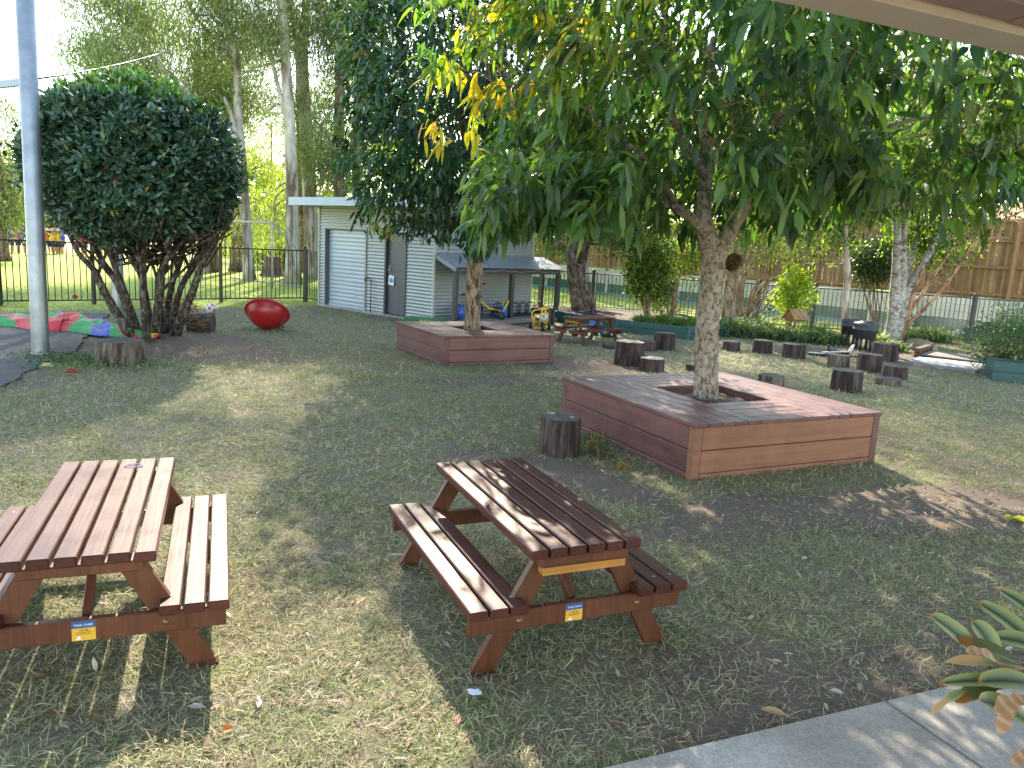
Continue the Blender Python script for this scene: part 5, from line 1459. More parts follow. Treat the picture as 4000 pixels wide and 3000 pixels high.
KD = [(25, .9, (.4, .05, .05), (.5, .25, .05), 'child in a red shirt and orange hat walking at the far left of the field'),
      (40, 0, (.03, .04, .3), (.05, .06, .3), 'child in navy with a navy hat just right of the leftmost pair'),
      (68, 1.2, (.5, .12, .12), (.5, .35, .1), 'child in a pink-red shirt beside the thick pole'),
      (84, .3, (.03, .05, .35), (.04, .05, .3), 'child in blue nearly touching the thick pole'),
      (182, .5, (.5, .1, .04), (.6, .4, .3), 'lone child in orange-red right of the thick pole'),
      (207, 1.5, (.65, .4, .03), (.6, .5, .4), 'child in a yellow shirt, left of the yellow-shirted group'),
      (217, 2.2, (.6, .35, .05), (.5, .15, .1), 'child in amber standing in the middle of the yellow-shirted group'),
      (229, .2, (.7, .45, .03), (.55, .5, .4), 'child in a bright yellow shirt at the right of the yellow-shirted group'),
      (243, 1.1, (.03, .1, .5), (.03, .1, .5), 'child in royal blue beside the yellow-shirted group'),
      (312, 2.5, (.6, .03, .03), (.6, .05, .05), 'child in a scarlet shirt among the shrub stems on the left'),
      (330, .8, (.55, .04, .05), (.05, .05, .05), 'child in a crimson shirt wearing a dark hat behind the shrub stems'),
      (388, 1.9, (.6, .12, .04), (.7, .3, .1), 'child in an orange-red shirt behind the central shrub stems'),
      (420, .4, (.25, .3, .5), (.6, .6, .6), 'adult-sized figure in pale blue with a white hat behind the shrub')]
for x, rz, s_, h_, lb in KD:
    p = G(x, 948 + (x > 180)*8); p = p.normalized()*Vector((p.x, p.y)).length
    D_ = 46.; u_ = Vector((p.x, p.y, 0)).normalized(); make_child(lb, u_*D_, 1.25 if 'adult' not in lb else 1.65, s_, h_, rz*1.7)

# ------------------------------------------------------------------ garden trees at right
p0 = Vector((1.62, 19.75, .2))
gum('garden_tree', 'dark twin-trunked tree in the teal garden bed behind the small picnic table', p0,
    [([p0, AT(2238, 1100, 19.75), AT(2232, 950, 19.75), AT(2225, 800, 19.75), AT(2200, 600, 19.75)], .16, .09), ([p0+Vector((.24, .1, 0)), AT(2270, 1090, 19.8), AT(2292, 950, 19.8), AT(2305, 800, 19.8)], .11, .08), ([AT(2262, 1080, 19.8), AT(2262, 960, 19.9), AT(2280, 850, 19.9)], .07, .05)],
    [(AT(2210, 700, 19.5), (1.5, 1.6, .9), 2.2), (AT(2350, 750, 19.3), (1.4, 1.3, .8), 2.), (AT(2160, 930, 21.6), (.5, .6, .7), .6), (AT(2440, 900, 19.3), (.6, .6, .4), .7), (AT(2250, 500, 20), (2.5, 2, 1.6), 2)],
    m_bark('lichen_brown_bark', (.06, .045, .035), (.16, .13, .1), (.3, .27, .22), 9, .8, .7), .2, 22000, 101, L=.13, W=.038, cols=[(.03, .065, .025), (.05, .1, .03), (.08, .14, .035)], group='garden trees at right', clump=.28, leafm=LEAFF, downk=1.1)
# leaning twisted grey stem with roots
lb_ = thing('twisted_vine_stem', 'leaning pinkish-grey twisted vine stem rooted in the teal garden bed', 'vine', AT(2320, 1222, 18.7))
o0 = Vector(lb_.location); mb = MB()
stem(mb, [Vector((0, 0, -.1)), AT(2318, 1180, 18.7)-o0, AT(2290, 1120, 18.8)-o0, AT(2268, 1070, 18.9)-o0, AT(2268, 1040, 18.9)-o0, AT(2240, 1020, 19)-o0, AT(2240, 960, 19.1)-o0], .055, .025, 9, 3, .2)
for k in range(7):
    a = k*.9; stem(mb, [Vector((0, 0, .05)), Vector((.25*math.cos(a), .2*math.sin(a), .04)), Vector((.6*math.cos(a)+.1, .35*math.sin(a), .0))], .035, .015, 6, 2, .2)
mb.build('stem', m_bark('vine_bark', (.05, .03, .03), (.15, .1, .1), (.3, .22, .22), 14, .5, .7), lb_)

def bush(name, label, c, rad, n, cols, L=.09, W=.045, mat=LEAFB, seed=0, stems=6, base=None, per=14, clump=.09, up=0., group=None, flowers=None, cat='bush', smat=TWIG):
    r = np.random.default_rng(seed); c = Vector(c); b = Vector(base) if base is not None else Vector((c.x, c.y, 0)); t = thing(name, label, cat, b, 0, group)
    K = n//per; p, d = ellip(K, Vector((0, 0, 0)), (1, 1, 1), .5, r); m = K*per
    lm = 1+.22*np.sin(d[:, :1]*4+seed)*np.cos(d[:, 2:]*5+seed*.3)+.16*np.sin(d[:, 1:2]*7+d[:, 2:]*6+seed); p = p*lm*np.array(rad)+np.array(c-b)
    PP = np.repeat(p, per, 0)+r.normal(size=(m, 3))*clump; DD = np.repeat(d, per, 0)
    ax = unit(r.normal(size=(m, 3))*.7+DD*.6+np.array([0, 0, up])); nr = unit(r.normal(size=(m, 3))*.6+np.array([0, 0, 1.]))
    bc = np.repeat(jitcol(K, cols, [3]*len(cols), .18, r), per, 0)*(1+r.normal(0, .15, (m, 1)))
    if flowers is not None:
        f = r.random(m) < flowers[1]; bc[f] = flowers[0]
    mb = MB(); leafmesh(mb, PP, ax, nr, L*(.7+.5*r.random(m)), W*(.7+.5*r.random(m)), np.clip(bc, .003, .95), .15, .25, 1); mb.build('foliage', mat, t)
    mb = MB()
    for k in range(stems):
        e = Vector(p[r.integers(K)]); s0 = Vector((r.normal()*.04, r.normal()*.04, -.02))
        stem(mb, curve(s0, e, .05, 3, r, .12), .02, .006, 6, 2, .08)
    mb.build('stems', smat, t); return t
YG = [(.16, .24, .04), (.26, .34, .05), (.1, .17, .035)]
DG = [(.035, .075, .025), (.06, .12, .03), (.1, .17, .035)]
q = AT(2535, 1060, 18.4); q2 = AT(2540, 960, 18.5)
bush('tall_shrub', 'tall narrow yellow-green shrub growing in the teal garden bed', q, (.62, .5, .85), 7000, DG+YG[:2], .085, .05, LEAFB, 201, 10, (q.x+.05, q.y, .2), flowers=((.7, .2, .03), .012))
q = AT(2640, 1000, 19.6)
bush('flowering_shrub', 'sunlit shrub with orange flowers between the tall shrub and the near trunk', q, (.95, .6, .5), 4200, YG, .08, .045, LEAFB, 202, 10, (q.x, q.y, .1), flowers=((.8, .25, .05), .04))
q = AT(3100, 1135, 18.9)
bush('sunny_shrub', 'bright yellow-green shrub in front of the fence behind the insect house', q, (.42, .36, .62), 3400, [(.3, .4, .06), (.42, .48, .07), (.2, .3, .05)], .1, .045, LEAFB, 203, 9, up=.3)
q = AT(2960, 960, 19.0)
bush('wispy_shrub', 'tall wispy shrub with fine twiggy branches right of the near trunk', q, (1.5, .8, .5), 2600, YG+[(.07, .13, .04)], .07, .03, LEAFB, 204, 22, (AT(2900, 1250, 19).x, 19.0, 0), clump=.14)
q = AT(3410, 1020, 19.6)
bush('drooping_bush', 'dark olive drooping bush hanging before the fence beside the pale multi-stem tree', q, (.6, .5, .62), 6500, [(.04, .075, .02), (.07, .11, .03)], .08, .035, LEAFF, 205, 8, (q.x+.4, q.y+.1, 0), up=-.5)
q = AT(3560, 930, 20.2)
bush('leafy_bush', 'light green leafy growth behind the pale multi-stem tree', q, (.5, .5, .55), 1700, YG+[(.08, .15, .03)], .1, .055, LEAFB, 206, 8)
q = AT(3985, 1340, 13.4)
bush('leafy_bush', 'loose grey-green bush at the right edge above the teal box', q, (.85, .55, .52), 5600, [(.07, .12, .07), (.1, .16, .08), (.2, .27, .1)], .07, .03, LEAFB, 207, 14, (q.x+.1, q.y, .28), flowers=((.75, .8, .7), .03))

# paperbark behind the near trunk
p0 = Vector(base_pt(2850, 1250, 19.6))
gum('paperbark_tree', 'pinkish paperbark tree with peeling bark just behind the near trunk', p0,
    [([p0, AT(2852, 1150, 19.6), AT(2868, 1040, 19.6), AT(2890, 960, 19.6), AT(2900, 840, 19.6)], .2, .12), ([p0+Vector((.25, .05, 0)), AT(2892, 1150, 19.6), AT(2910, 1060, 19.7), AT(2950, 950, 19.8)], .11, .06), ([p0+Vector((.35, 0, 0)), AT(2935, 1170, 19.5), AT(2980, 1110, 19.5), AT(3050, 1080, 19.4)], .05, .03), ([AT(2900, 1080, 19.6), AT(2980, 980, 19.4), AT(3080, 900, 19.3)], .035, .015)],
    [(AT(2980, 840, 19.6), (1.4, 1.2, .45), 1.4), (AT(2850, 680, 20), (2, 2, 1.2), 3)], PAPERBARK, .2, 8500, 102, L=.08, W=.03, cols=YG+DG[:1], group='garden trees at right', clump=.2, leafm=LEAFB)
# coir nest
q = AT(2868, 1018, 9.2)
ns = thing('coir_nest', 'dark brown hollow fibre nest hanging beside the near trunk', 'nest', AT(2866, 1022, 7.75))
mb = MB(); mb.lathe([(.0001, -.1), (.045, -.085), (.072, -.03), (.078, .02), (.06, .06), (.035, .04), (.03, -.0), (.0001, -.02)], 18, Matrix.Rotation(R(35), 4, 'X') @ Matrix.Rotation(R(20), 4, 'Y'))
mb.v[0] = mb.v[0]*(1+rng.normal(0, .07, (len(mb.v[0]), 1)))
for k in range(200):
    a, e = rng.random()*6.28, rng.random()*2.6-1.2; r_ = .078
    q = Vector((r_*math.cos(a)*math.cos(e), r_*math.sin(a)*math.cos(e), r_*math.sin(e)*1.1-.01)); mb.tube([q, q+Vector(rng.normal(size=3)*.018)+q*.12], .0012, 3, False)
mb.build('nest_body', NEST, ns)
# slim tree with chimes
p0 = Vector(base_pt(3297, 1362, 17.0))
gum('slim_tree', 'slim pinkish-grey trunk tree with bead chimes on its left branch', p0,
    [([p0, AT(3303, 1200, 17), AT(3310, 1080, 17), AT(3304, 960, 17), AT(3300, 840, 17), AT(3315, 700, 17), AT(3330, 500, 17)], .085, .05), ([AT(3296, 1024, 17), AT(3270, 990, 16.9), AT(3230, 975, 16.8), AT(3180, 990, 16.8)], .022, .01), ([AT(3294, 1028, 17), AT(3240, 1031, 16.9), AT(3190, 1026, 16.8), AT(3145, 1029, 16.7)], .018, .008)],
    [(AT(3300, 620, 17), (1.6, 1.4, .9), 3), (AT(3220, 920, 17.2), (.6, .4, .2), .35), (AT(3400, 780, 17.5), (.8, .8, .4), .8)], REDBARK if False else PAPERBARK, .085, 9500, 103, L=.11, W=.045, cols=YG+DG, group='garden trees at right', clump=.2, leafm=LEAFB)
for k, (x, y, hh, c_, cn) in enumerate(((3193, 1044, .22, (.5, .1, .05), 'thick rust-and-blue'), (3215, 1048, .24, (.75, .5, .4), 'long pale pink'), (3238, 1080, .13, (.6, .5, .4), 'short cream'), (3253, 1076, .26, (.6, .3, .25), 'long coral'), (3278, 1027, .22, (.2, .08, .4), 'purple'))):
    q = AT(x, y, 16.85); t_ = thing('bead_chime', cn+' bead chime string hanging from the slim tree branch', 'chime', q, 0, 'bead chimes on the slim tree')
    mb = MB(); mb.tube([(0, 0, 0), (0, 0, AT(x, 1029, 16.85).z-q.z)], .002, 3, False)
    for j in range(int(hh/.024)): mb.lathe([(.0001, 0), (.012, -.006), (.012, -.014), (.0001, -.02)], 7, Matrix.Translation((.004*math.sin(j), 0, -j*.024)))
    mb.build('beads', m_plain('chime_beads', c_, .3, 0, .6, 60, 0), t_)
# pale multi-stem tree
p0 = Vector(base_pt(3478, 1352, 17.5))
Ym = 17.5
def cz(x, y): return (3000+x/1.843, 700+y/1.843)
def pth(l, dy=0.): return [AT(*cz(x, y), Ym+dy*i/len(l)) for i, (x, y) in enumerate(l)]
gum('multi_stem_tree', 'pale multi-stemmed tree with leaning orange-brown stems right of the charcoal tubs', p0,
    [([p0+Vector((-.04, 0, 0))]+pth([(905, 1000), (915, 820), (930, 600), (930, 380), (925, 200), (900, -50)]), .15, .06),
     ([p0+Vector((.05, .05, 0))]+pth([(945, 1000), (965, 800), (975, 560), (985, 330), (1000, 150), (1010, -100)]), .1, .05),
     (pth([(955, 1000), (975, 850), (1010, 650), (1060, 450), (1100, 250), (1120, 50)], .6), .085, .05),
     ([p0+Vector((.08, -.03, 0))]+pth([(960, 980), (1010, 820), (1090, 660), (1165, 520), (1225, 390), (1280, 230), (1330, 50)]), .11, .05),
     (pth([(1190, 480), (1260, 430), (1410, 310), (1560, 210), (1700, 110), (1850, 0), (2000, -100)], -.6), .05, .025)],
    [(AT(3560, 560, 17.5), (1.5, 1.4, 1.0), 2.2), (AT(3800, 680, 17.3), (1.1, 1, .6), 1.6), (AT(3620, 860, 17.8), (.5, .5, .4), .7), (AT(3950, 560, 17.2), (1.2, 1.2, .8), 1.6), (AT(3480, 700, 17.6), (.8, .8, .5), 1.), (AT(3690, 930, 17.9), (.4, .4, .22), .35)],
    WHITEBARK, .15, 21000, 104, L=.1, W=.045, cols=DG+YG[:2], group='garden trees at right', clump=.2, leafm=LEAFB)
for lb2, l, ra in (('thin orange-brown leaning stem sprouting right of the pale multi-stem tree, upper one', [(985, 1010), (1060, 900), (1150, 770), (1230, 640), (1330, 500), (1480, 360)], .055), ('longest orange-brown leaning stem reaching right across the paling fence', [(1010, 1040), (1110, 950), (1250, 800), (1380, 620), (1500, 450), (1640, 320), (1843, 225)], .05), ('short peeling stem close to the right side of the pale multi-stem tree', [(985, 1000), (1030, 880), (1070, 760), (1110, 640)], .06)):
    P3 = pth(l, -.3); t_ = thing('leaning_stem', lb2, 'stem', (P3[0].x, P3[0].y, 0), 0, 'leaning stems beside the multi-stem tree')
    o0 = Vector(t_.location); mb = MB(); stem(mb, [Vector((-.15, 0, -.02))]+[v-o0 for v in P3], ra, .018, 9, 3, .12)
    for k in range(3): e = P3[-2-(k % 2)]-o0; stem(mb, [e, e+Vector((.25+.1*k, 0, .1)), e+Vector((.5+.15*k, -.1, .32-.2*k))], .016, .006, 5, 2)
    mb.build('stem', REDBARK, t_)

# background trees to close the view at right
for i, (x, y, yy, rx, rz_, n, lb) in enumerate(((1750, 640, 34, 3.6, 3.4, 8000, 'green tree behind the shed, seen past the far tree crown'), (2150, 560, 36, 3.5, 3.2, 8000, 'mid green tree behind the lean-to'), (2480, 620, 34, 3.2, 2.8, 8000, 'sunlit tree behind the tall narrow shrub'),
        (2950, 500, 33, 3.6, 2.8, 9000, 'broad tree over the paling fence right of the near trunk'), (3350, 420, 31, 3.2, 2.8, 9000, 'broad tree over the paling fence above the charcoal tubs'), (3800, 380, 29, 3.0, 2.4, 9000, 'tree over the neighbour house roof at right'), (4200, 500, 27, 2.6, 2.4, 5000, 'tree beyond the right edge of the view'), (1560, 500, 38, 3.4, 3.6, 8000, 'tall green tree just right of the dark gum trunks'))):
    bb2 = base_pt(x, 1000, yy)
    gum('background_tree', lb, bb2, [([bb2, AT(x, y+60, yy), AT(x+20, y-150, yy)], .18, .08)], [(AT(x, y, yy), (rx, rx*.8, rz_), 2), (AT(x-60, y+170, yy), (rx*.7, rx*.6, rz_*.5), 1)], EUCD, .18, n, 120+i, L=.2, W=.08, cols=[(.1, .16, .04), (.17, .24, .05), (.06, .1, .03), (.26, .32, .06)], group='background trees at right', clump=.45, leafm=LEAFB)

gum('gum_tree', 'tall pale gum added right behind the dark twin-trunked garden tree to shade the right lawn', (2.45, 30, 0),  # tree added for shade on the right lawn; crowns sit above the view
    [([(2.45, 30, 0), (2.4, 30, 5), (2.55, 30, 10), (2.5, 29.8, 14.5)], .24, .1), ([(2.55, 30, 9.5), (4.2, 29, 12), (5.8, 28, 13.5)], .1, .05)],
    [(Vector((1.3, 28, 13.6)), (2.2, 2.2, 1.5), 2.6), (Vector((4.2, 28.6, 13.8)), (2.2, 2.2, 1.5), 2.6), (Vector((6.2, 27, 13.0)), (2., 2.0, 1.3), 2.2), (Vector((2.4, 31.5, 14.6)), (2, 2, 1.4), 1.6)], EUC, .24, 42000, 140, clump=.4, L=.17, W=.035)

# ------------------------------------------------------------------ strappy clumps
def make_tuft(label, p, r_, h, n, cols, seed, name='strappy_plant', group='strappy green clumps along the garden edge', w=.012):
    r = np.random.default_rng(seed); t = thing(name, label, 'plant', p, 0, group); mb = MB(); S = 6
    a = r.random(n)*6.283; L = h*(.7+.6*r.random(n)); le = .55+.75*r.random(n); b0 = r.normal(size=(n, 2))*r_*.3
    V = np.zeros((n, S, 2, 3))
    for i in range(S):
        u = i/(S-1); rr_ = L*le*(u**1.3)*.85; z = L*(u-.72*le*u**2.2)
        x = b0[:, 0]+np.cos(a)*rr_; y = b0[:, 1]+np.sin(a)*rr_; ww = w*(1-u**2*.95)
        V[:, i, 0] = np.stack([x-np.sin(a)*ww, y+np.cos(a)*ww, z], 1); V[:, i, 1] = np.stack([x+np.sin(a)*ww, y-np.cos(a)*ww, z], 1)
    o = (np.arange(n)*S*2)[:, None]
    F = np.concatenate([o+np.array([2*i, 2*i+1, 2*i+3, 2*i+2]) for i in range(S-1)])
    mb.quads(V.reshape(-1, 3), F, np.repeat(np.clip(jitcol(n, cols, [1]*len(cols), .2, r), 0, .9), S*2, 0)); mb.build('blades', LEAFB, t); return t
TC = [(.07, .13, .06), (.14, .22, .1), (.32, .38, .24)]
TL = [(2835, 1300, .5, .6, 'large strappy clump touching the right side of the near trunk'), (2900, 1305, .5, .62, 'strappy clump second right of the near trunk'), (2960, 1290, .45, .6, 'tall strappy clump behind the second stump'),
      (3020, 1315, .4, .42, 'silvery strappy clump left of the insect house post'), (3070, 1320, .38, .42, 'low clump under the insect house'), (3150, 1325, .4, .45, 'dark clump just right of the insect house post'), (3190, 1320, .45, .52, 'arching silvery clump with long blades between the insect house and slim tree'),
      (3250, 1335, .38, .38, 'dark low clump at the foot of the slim tree'), (3540, 1330, .4, .45, 'bright clump at the right foot of the pale multi-stem tree'), (3600, 1320, .45, .5, 'wide clump behind the sandstone rock'), (3665, 1325, .5, .5, 'arching silvery clump right of the sandstone rock'), (3440, 1340, .3, .4, 'yellow-green clump between the tub and pale tree'), (3500, 1360, .3, .3, 'small clump in front of the pale multi-stem tree')]
for i, (x, y, r_, h_, lb) in enumerate(TL):
    p = G(x, y+12); make_tuft(lb, (p.x, p.y+.15, 0), r_, h_*1.2, 360, TC, 300+i)
for i, (x, y, zz, lb) in enumerate(((2600, 1235, .22, 'grey-green strappy clump spilling in the teal bed'), (2520, 1240, .22, 'low strappy clump at the left front of the teal bed'), (2660, 1250, .22, 'bright grassy clump at the teal bed corner'), (2720, 1245, .22, 'bright grassy clump left of the near trunk in the teal bed'))):
    p = G(x, y+25, zz); make_tuft(lb, (p.x, p.y+.25, zz-.02), .35, .32, 380, [(.14, .24, .05), (.22, .34, .07), (.09, .15, .07)], 320+i)
for i, (x, y, s_, lb) in enumerate(((940, 1, 1, ''),)): pass
# red-leaved plant behind the shrub
q = G(700, 1250)
bush('red_plant', 'small red-leaved plant between the shrub stems and the lying log', (q.x, q.y, .16), (.3, .2, .15), 700, [(.3, .02, .05), (.2, .02, .06), (.25, .3, .05)], .09, .05, LEAFS, 210, 4)
# marigold plant by the near stump
q = G(2335, 1775)
bush('marigold_plant', 'small plant with orange flowers between the tall stump and near planter', (q.x, q.y, .09), (.13, .1, .09), 620, [(.06, .12, .05), (.09, .17, .06)], .035, .008, LEAFB, 211, 6, per=10, clump=.03, flowers=((.85, .42, .01), .1), cat='flowers')
q = G(2415, 1835)
bush('marigold_plant', 'trailing marigold sprig lying on the dirt in front of the near planter', (q.x, q.y, .04), (.08, .05, .02), 160, [(.09, .14, .05)], .03, .009, LEAFB, 212, 3, per=8, clump=.015, flowers=((.85, .42, .01), .3), cat='flowers')

# ------------------------------------------------------------------ plant at lower right, close to the camera
pl_ = Vector((2.35, 2.05, 0))
bp_ = thing('broadleaf_plant', 'broad-leaved potted plant with browning tips reaching in from the right edge', 'plant', pl_)
POT = m_plain('terracotta_pot', (.35, .15, .08), .8, 0, .2, 8, .2)
MB().lathe([(.12, .03), (.14, .035), (.19, .33), (.21, .33), (.21, .37), (.18, .37), (.17, .33), (.0001, .32)], 28).build('pot', POT, bp_)
BL = m_leaf('broad_leaf', .25, .5, (1.2, 1.3, .5)); STK = []
leafdat = [((3860, 2610), (3632, 2402), 1.98, 2.02, .034, 0), ((3905, 2600), (3795, 2425), 2.0, 2.05, .036, 0), ((4080, 2560), (3818, 2352), 2.1, 2.2, .034, 0), ((4000, 2600), (3722, 2500), 1.95, 1.98, .02, 2),
           ((4060, 2620), (3690, 2585), 1.95, 1.93, .022, 1), ((4010, 2680), (3672, 2670), 1.9, 1.88, .018, 0), ((4080, 2690), (3822, 2664), 1.9, 1.86, .03, 0), ((3790, 2690), (3640, 2785), 1.88, 1.85, .012, 1), ((3900, 2690), (3730, 2742), 1.88, 1.86, .02, 2),
           ((4050, 2850), (3822, 2735), 1.85, 1.8, .036, 0), ((4120, 2560), (3870, 2490), 2.05, 2.1, .03, 0), ((4020, 2730), (3880, 2790), 1.8, 1.78, .028, 3), ((3960, 2740), (3900, 2870), 1.8, 1.76, .022, 3), ((4080, 2930), (3950, 2990), 1.75, 1.72, .02, 3), ((4180, 2520), (3900, 2300), 2.1, 2.3, .03, 0), ((3900, 2590), (3770, 2545), 1.9, 1.9, .02, 3)]
for (b_, e_2, yb, ye, w, kd) in leafdat:
    _c = AT(4230, 2700, 1.95)-pl_; A2 = AT(*b_, yb)-pl_; STK.append((A2, _c)); B2 = AT(*e_2, ye)-pl_; mb = MB(); S = 14; V = []; C = []
    d = (B2-A2); s_ = d.cross(Vector((0, -.45, 1))).normalized(); n_ = s_.cross(d).normalized()
    for i in range(S):
        u = i/(S-1); q = A2.lerp(B2, u)+Vector((0, 0, .012*math.sin(PI*u)))
        ww = w*(math.sin(PI*min(1, max(0, (u-.1)/.9))**.85)**.45 if u > .1 else .12)+.003
        if kd in (1, 3): ww *= .7+.18*math.sin(i*.95+w*200)
        for j in (-1, -.5, 0, .5, 1):
            V.append(q+s_*ww*j+n_*(abs(j)*ww*.28)); 
            if kd == 3: c_ = (.38, .2, .1) if i % 3 else (.5, .34, .24)
            elif kd == 1 and u > .6: c_ = (.45, .3, .15)
            elif kd == 2: c_ = (.1, .11, .035) if u < .7 else (.28, .12, .03)
            else: c_ = (.2, .26, .14) if abs(j) < .9 else (.36, .36, .12)
            if kd == 0 and j == 0: c_ = (.03, .05, .02)
            if kd == 0 and u > .96: c_ = (.5, .15, .02)
            C.append(c_)
    mb.add([tuple(v) for v in V], [(i*5+j, i*5+j+1, (i+1)*5+j+1, (i+1)*5+j) for i in range(S-1) for j in range(4)], C, True)
    mb.build('leaf', BL, bp_, {0: None, 1: 'leaf with torn brown end', 2: 'folded purplish leaf', 3: 'dry curled brown leaf'}[kd])
# canes joining the blades to the pot
mb = MB()
for A2, c_ in STK:
    stem(mb, [Vector((0, 0, .3)), Vector((c_.x*.6, c_.y*.6, .45)), c_.lerp(A2, .35), A2], .009, .004, 6, 3)
mb.build('canes', TWIG, bp_)

# ------------------------------------------------------------------ leaf litter and grass (uncountable)
r5 = np.random.default_rng(77)
def scatter_view(n, r, y0, y1, power=1., xr=.72):
    y = y0+(y1-y0)*r.random(n)**power; x = (r.random(n)*2-1)*y*xr; return x, y
def blocked(x, y):
    m = np.zeros(len(x), bool)
    for (c_, a_, s_) in ((c1, a1, 1.06), (c2, a2, .95)):
        dx, dy = x-c_.x, y-c_.y; u = dx*math.cos(a_)+dy*math.sin(a_); v = -dx*math.sin(a_)+dy*math.cos(a_); m |= (np.abs(u) < s_) & (np.abs(v) < s_)
    u = (x-p0_.x)*ex.x+(y-p0_.y)*ex.y; v = (x-p0_.x)*ey.x+(y-p0_.y)*ey.y; m |= (v > .01) & (v < 2.5)
    return m
p0_ = Vector((.48, 2.44, 0))
def inpad(x, y):
    P = np.array(pad); c = np.zeros(len(x), bool); j = len(P)-1
    for i in range(len(P)):
        t = ((P[i, 1] > y) != (P[j, 1] > y)) & (x < (P[j, 0]-P[i, 0])*(y-P[i, 1])/(P[j, 1]-P[i, 1]+1e-9)+P[i, 0]); c ^= t; j = i
    return c
inshed = lambda x, y: ((x-FLc.x)*sd.x+(y-FLc.y)*sd.y > -.05) & ((x-FLc.x)*fd.x+(y-FLc.y)*fd.y > -.05) & ((x-FLc.x)*fd.x+(y-FLc.y)*fd.y < Ls+.75)
# fallen leaves
n = 5200; x, y = scatter_view(n, r5, 1.9, 17, 1.25)
nb = 2600; xb = np.concatenate([r5.normal(-5.2, 1.0, nb//2), r5.normal(3.0, 1.0, nb//3), r5.normal(7.4, .8, nb//6)]); yb = np.concatenate([r5.normal(11.2, .8, nb//2), r5.normal(5.4, .5, nb//3), r5.normal(15.2, .6, nb//6)])
n3 = len(xb); x = np.concatenate([x, xb]); y = np.concatenate([y, yb]); k = ~blocked(x, y) & (y > 1.5) & ~inshed(x, y); x, y = x[k], y[k]; n = len(x)
P = np.stack([x, y, hgt(x, y)+.008+.02*r5.random(n)+inpad(x, y)*.022], 1)
sz = np.where(r5.random(n) < .25, .055, .03)*(.7+.6*r5.random(n))
cl_ = jitcol(n, [(.28, .2, .13), (.4, .32, .24), (.2, .12, .07), (.3, .07, .04), (.42, .22, .1), (.5, .45, .4)], (5, 4, 5, .35, .5, 1.5), .2, r5)
mb = MB(); leafmesh(mb, P, unit(np.stack([r5.normal(size=n), r5.normal(size=n), r5.normal(size=n)*.15], 1)), unit(np.stack([r5.normal(size=n)*.35, r5.normal(size=n)*.35, np.ones(n)], 1)), sz, sz*.32, np.clip(cl_, .01, .9), .08, .3, 2)
mb.build('fallen_leaves', GRASSM, None, 'dry brown gum leaves scattered over the lawn and dirt', 'stuff')
# a few large leaves one can point at
for (px, py, L_, w_, rz_, c_, nm, lb) in ((770, 2792, .075, .016, -.1, (.45, .4, .37), 'fallen_leaf', 'curved pale grey leaf on the grass below the left table'), (1010, 2775, .06, .015, 1.8, (.45, .4, .36), 'fallen_leaf', 'pale leaf standing up right of the curved grey one'),
      (888, 2880, .035, .022, .4, (.65, .22, .06), 'fallen_leaf', 'round orange leaf at the bottom left of the lawn'), (3020, 2812, .11, .02, -.45, (.45, .3, .15), 'fallen_leaf', 'long tan leaf beside the concrete path edge'), (180, 1443, .2, .06, 0, (.5, .4, .2), 'fallen_leaf', 'large yellow-brown leaf at the asphalt corner'), (280, 1468, .16, .07, .3, (.3, .04, .03), 'fallen_leaf', 'dark red leaf near the asphalt corner'),
      (3265, 2730, .06, .014, -.5, (.5, .45, .42), 'fallen_leaf', 'small pale leaf near the concrete path corner'), (2740, 1905, .07, .02, .1, (.35, .2, .12), 'fallen_leaf', 'reddish-brown leaf below the orange planter corner'), (3140, 2200, .06, .015, .6, (.5, .42, .35), 'fallen_leaf', 'pale curled leaf lying mid lawn right of the dark table'),
      (1560, 2190, .16, .012, -.1, (.5, .42, .32), 'bark_strip', 'long thin bark strip on the sunny grass between the two near tables'), (1330, 2185, .1, .012, .05, (.4, .33, .25), 'bark_strip', 'thin bark strip right of the left table bench')):
    p = G(px, py); t_ = thing(nm, lb, 'leaf' if nm == 'fallen_leaf' else 'bark', (p.x, p.y, .03), rz_)
    mb = MB(); leafmesh(mb, np.array([[-L_/2, 0, 0]]), np.array([[1., 0, .05]]), np.array([[0, -.3, 1.]]), np.array([L_]), np.array([w_*2]), np.array([c_]), .0, .5, 2); mb.build('leaf_blade', GRASSM, t_)

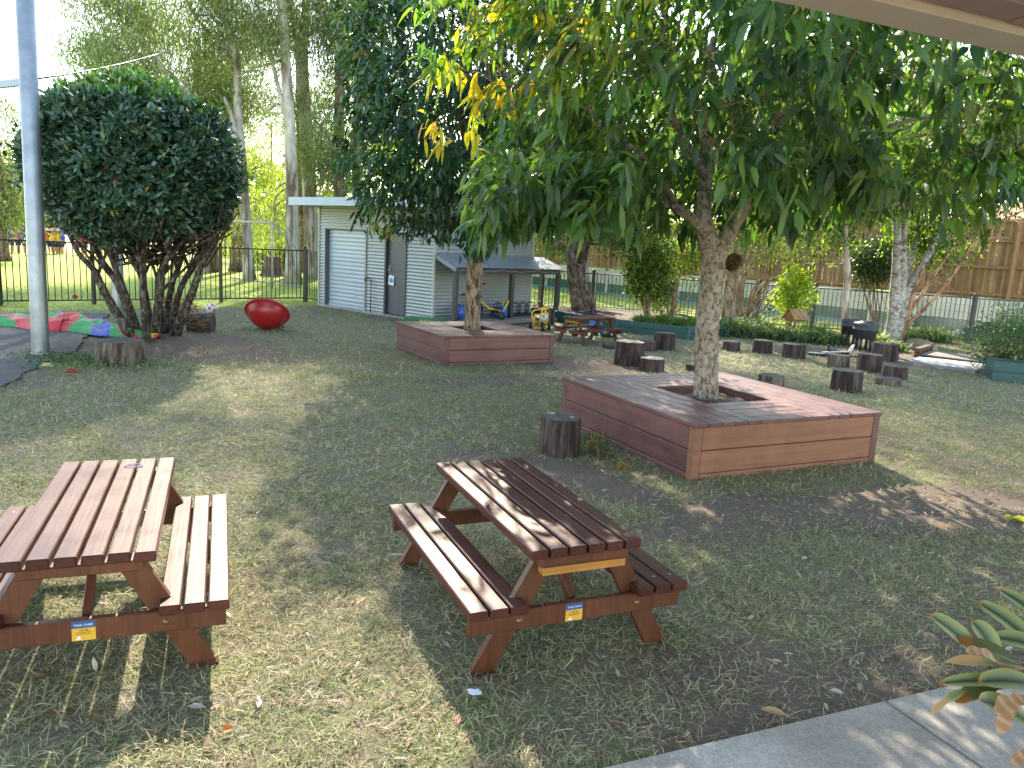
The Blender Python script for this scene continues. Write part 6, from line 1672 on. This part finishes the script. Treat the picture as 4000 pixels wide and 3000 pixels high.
def grass(n, y0, y1, power, Lm, Wm, r, lift=.35):
    x, y = scatter_view(n, r, y0, y1, power, .74)
    b = bare(x, y); k = (~blocked(x, y)) & (~inpad(x, y)) & (~inshed(x, y)) & (r.random(n) > b*1.25) & (y > 1.6)
    tuft = vnoise(x, y, 5.2, 3)+vnoise(x, y, 13., 1)*.6; k &= r.random(n) < .58+.42*tuft
    x, y = x[k], y[k]; n = len(x); a = r.random(n)*6.283
    L_ = Lm*(.5+.9*r.random(n)); el = np.abs(r.normal(0, lift, n))+.06
    ax = np.stack([np.cos(a)*np.cos(el), np.sin(a)*np.cos(el), np.sin(el)], 1); s = np.stack([-np.sin(a), np.cos(a), r.normal(size=n)*.5], 1); s = unit(s)
    P = np.stack([x, y, hgt(x, y)+r.random(n)*.012], 1); W_ = (Wm*(.6+.7*r.random(n)))[:, None]; L2 = L_[:, None]; up = np.array([0, 0, 1.])
    bend = (.12*r.random(n))[:, None]
    V = np.stack([P-s*W_, P+s*W_, P+ax*L2*.55+up*L2*bend+s*W_*.8, P+ax*L2*.55+up*L2*bend-s*W_*.8, P+ax*L2+up*L2*bend*.4], 1).reshape(-1, 3)
    o = (np.arange(n)*5)[:, None]; t_ = vnoise(x, y, .9, 5)*.5+.5+r.normal(size=n)*.28
    green = jitcol(n, [(.17, .22, .08), (.23, .28, .11), (.3, .33, .15), (.13, .17, .07)], (3, 3, 2, 2), .18, r)
    straw = jitcol(n, [(.46, .39, .25), (.6, .52, .37), (.36, .3, .2)], (3, 2, 2), .18, r)
    near_dry = np.clip(.78-.035*y, .3, .72); c = np.where((r.random(n) < near_dry*(.6+.8*np.clip(t_, 0, 1)))[:, None], straw, green)
    return V, [o+np.array([0, 1, 2, 3]), o+np.array([3, 2, 4])], np.repeat(np.clip(c, .01, .9), 5, 0)
mb = MB()
mb.quads(*grass(150000, 1.7, 5.2, .85, .055, .0016, r5, .3))
mb.quads(*grass(170000, 4.8, 10, .9, .06, .0023, r5, .35))
mb.quads(*grass(120000, 9.6, 20.5, 1., .07, .0042, r5, .45))
mb.build('grass', GRASSM, None, 'short patchy lawn grass, green mixed with straw', 'stuff')
# weeds along the mulch by the shrub
mb = MB(); n = 1100; x = r5.normal(-5.4, .45, n); y = r5.normal(9.75, .3, n); a = r5.random(n)*6.28
leafmesh(mb, np.stack([x, y, .01+.05*r5.random(n)], 1), unit(np.stack([np.cos(a), np.sin(a), .4+.4*r5.random(n)], 1)), np.tile([0, 0, 1.], (n, 1)), .045+.03*r5.random(n), .02+.01*r5.random(n), jitcol(n, [(.1, .18, .06), (.15, .23, .08)], (1, 1), .2, r5), .1, .2, 2)
mb.build('weeds', GRASSM, None, 'low green weeds on the mulch around the grey stump', 'stuff')
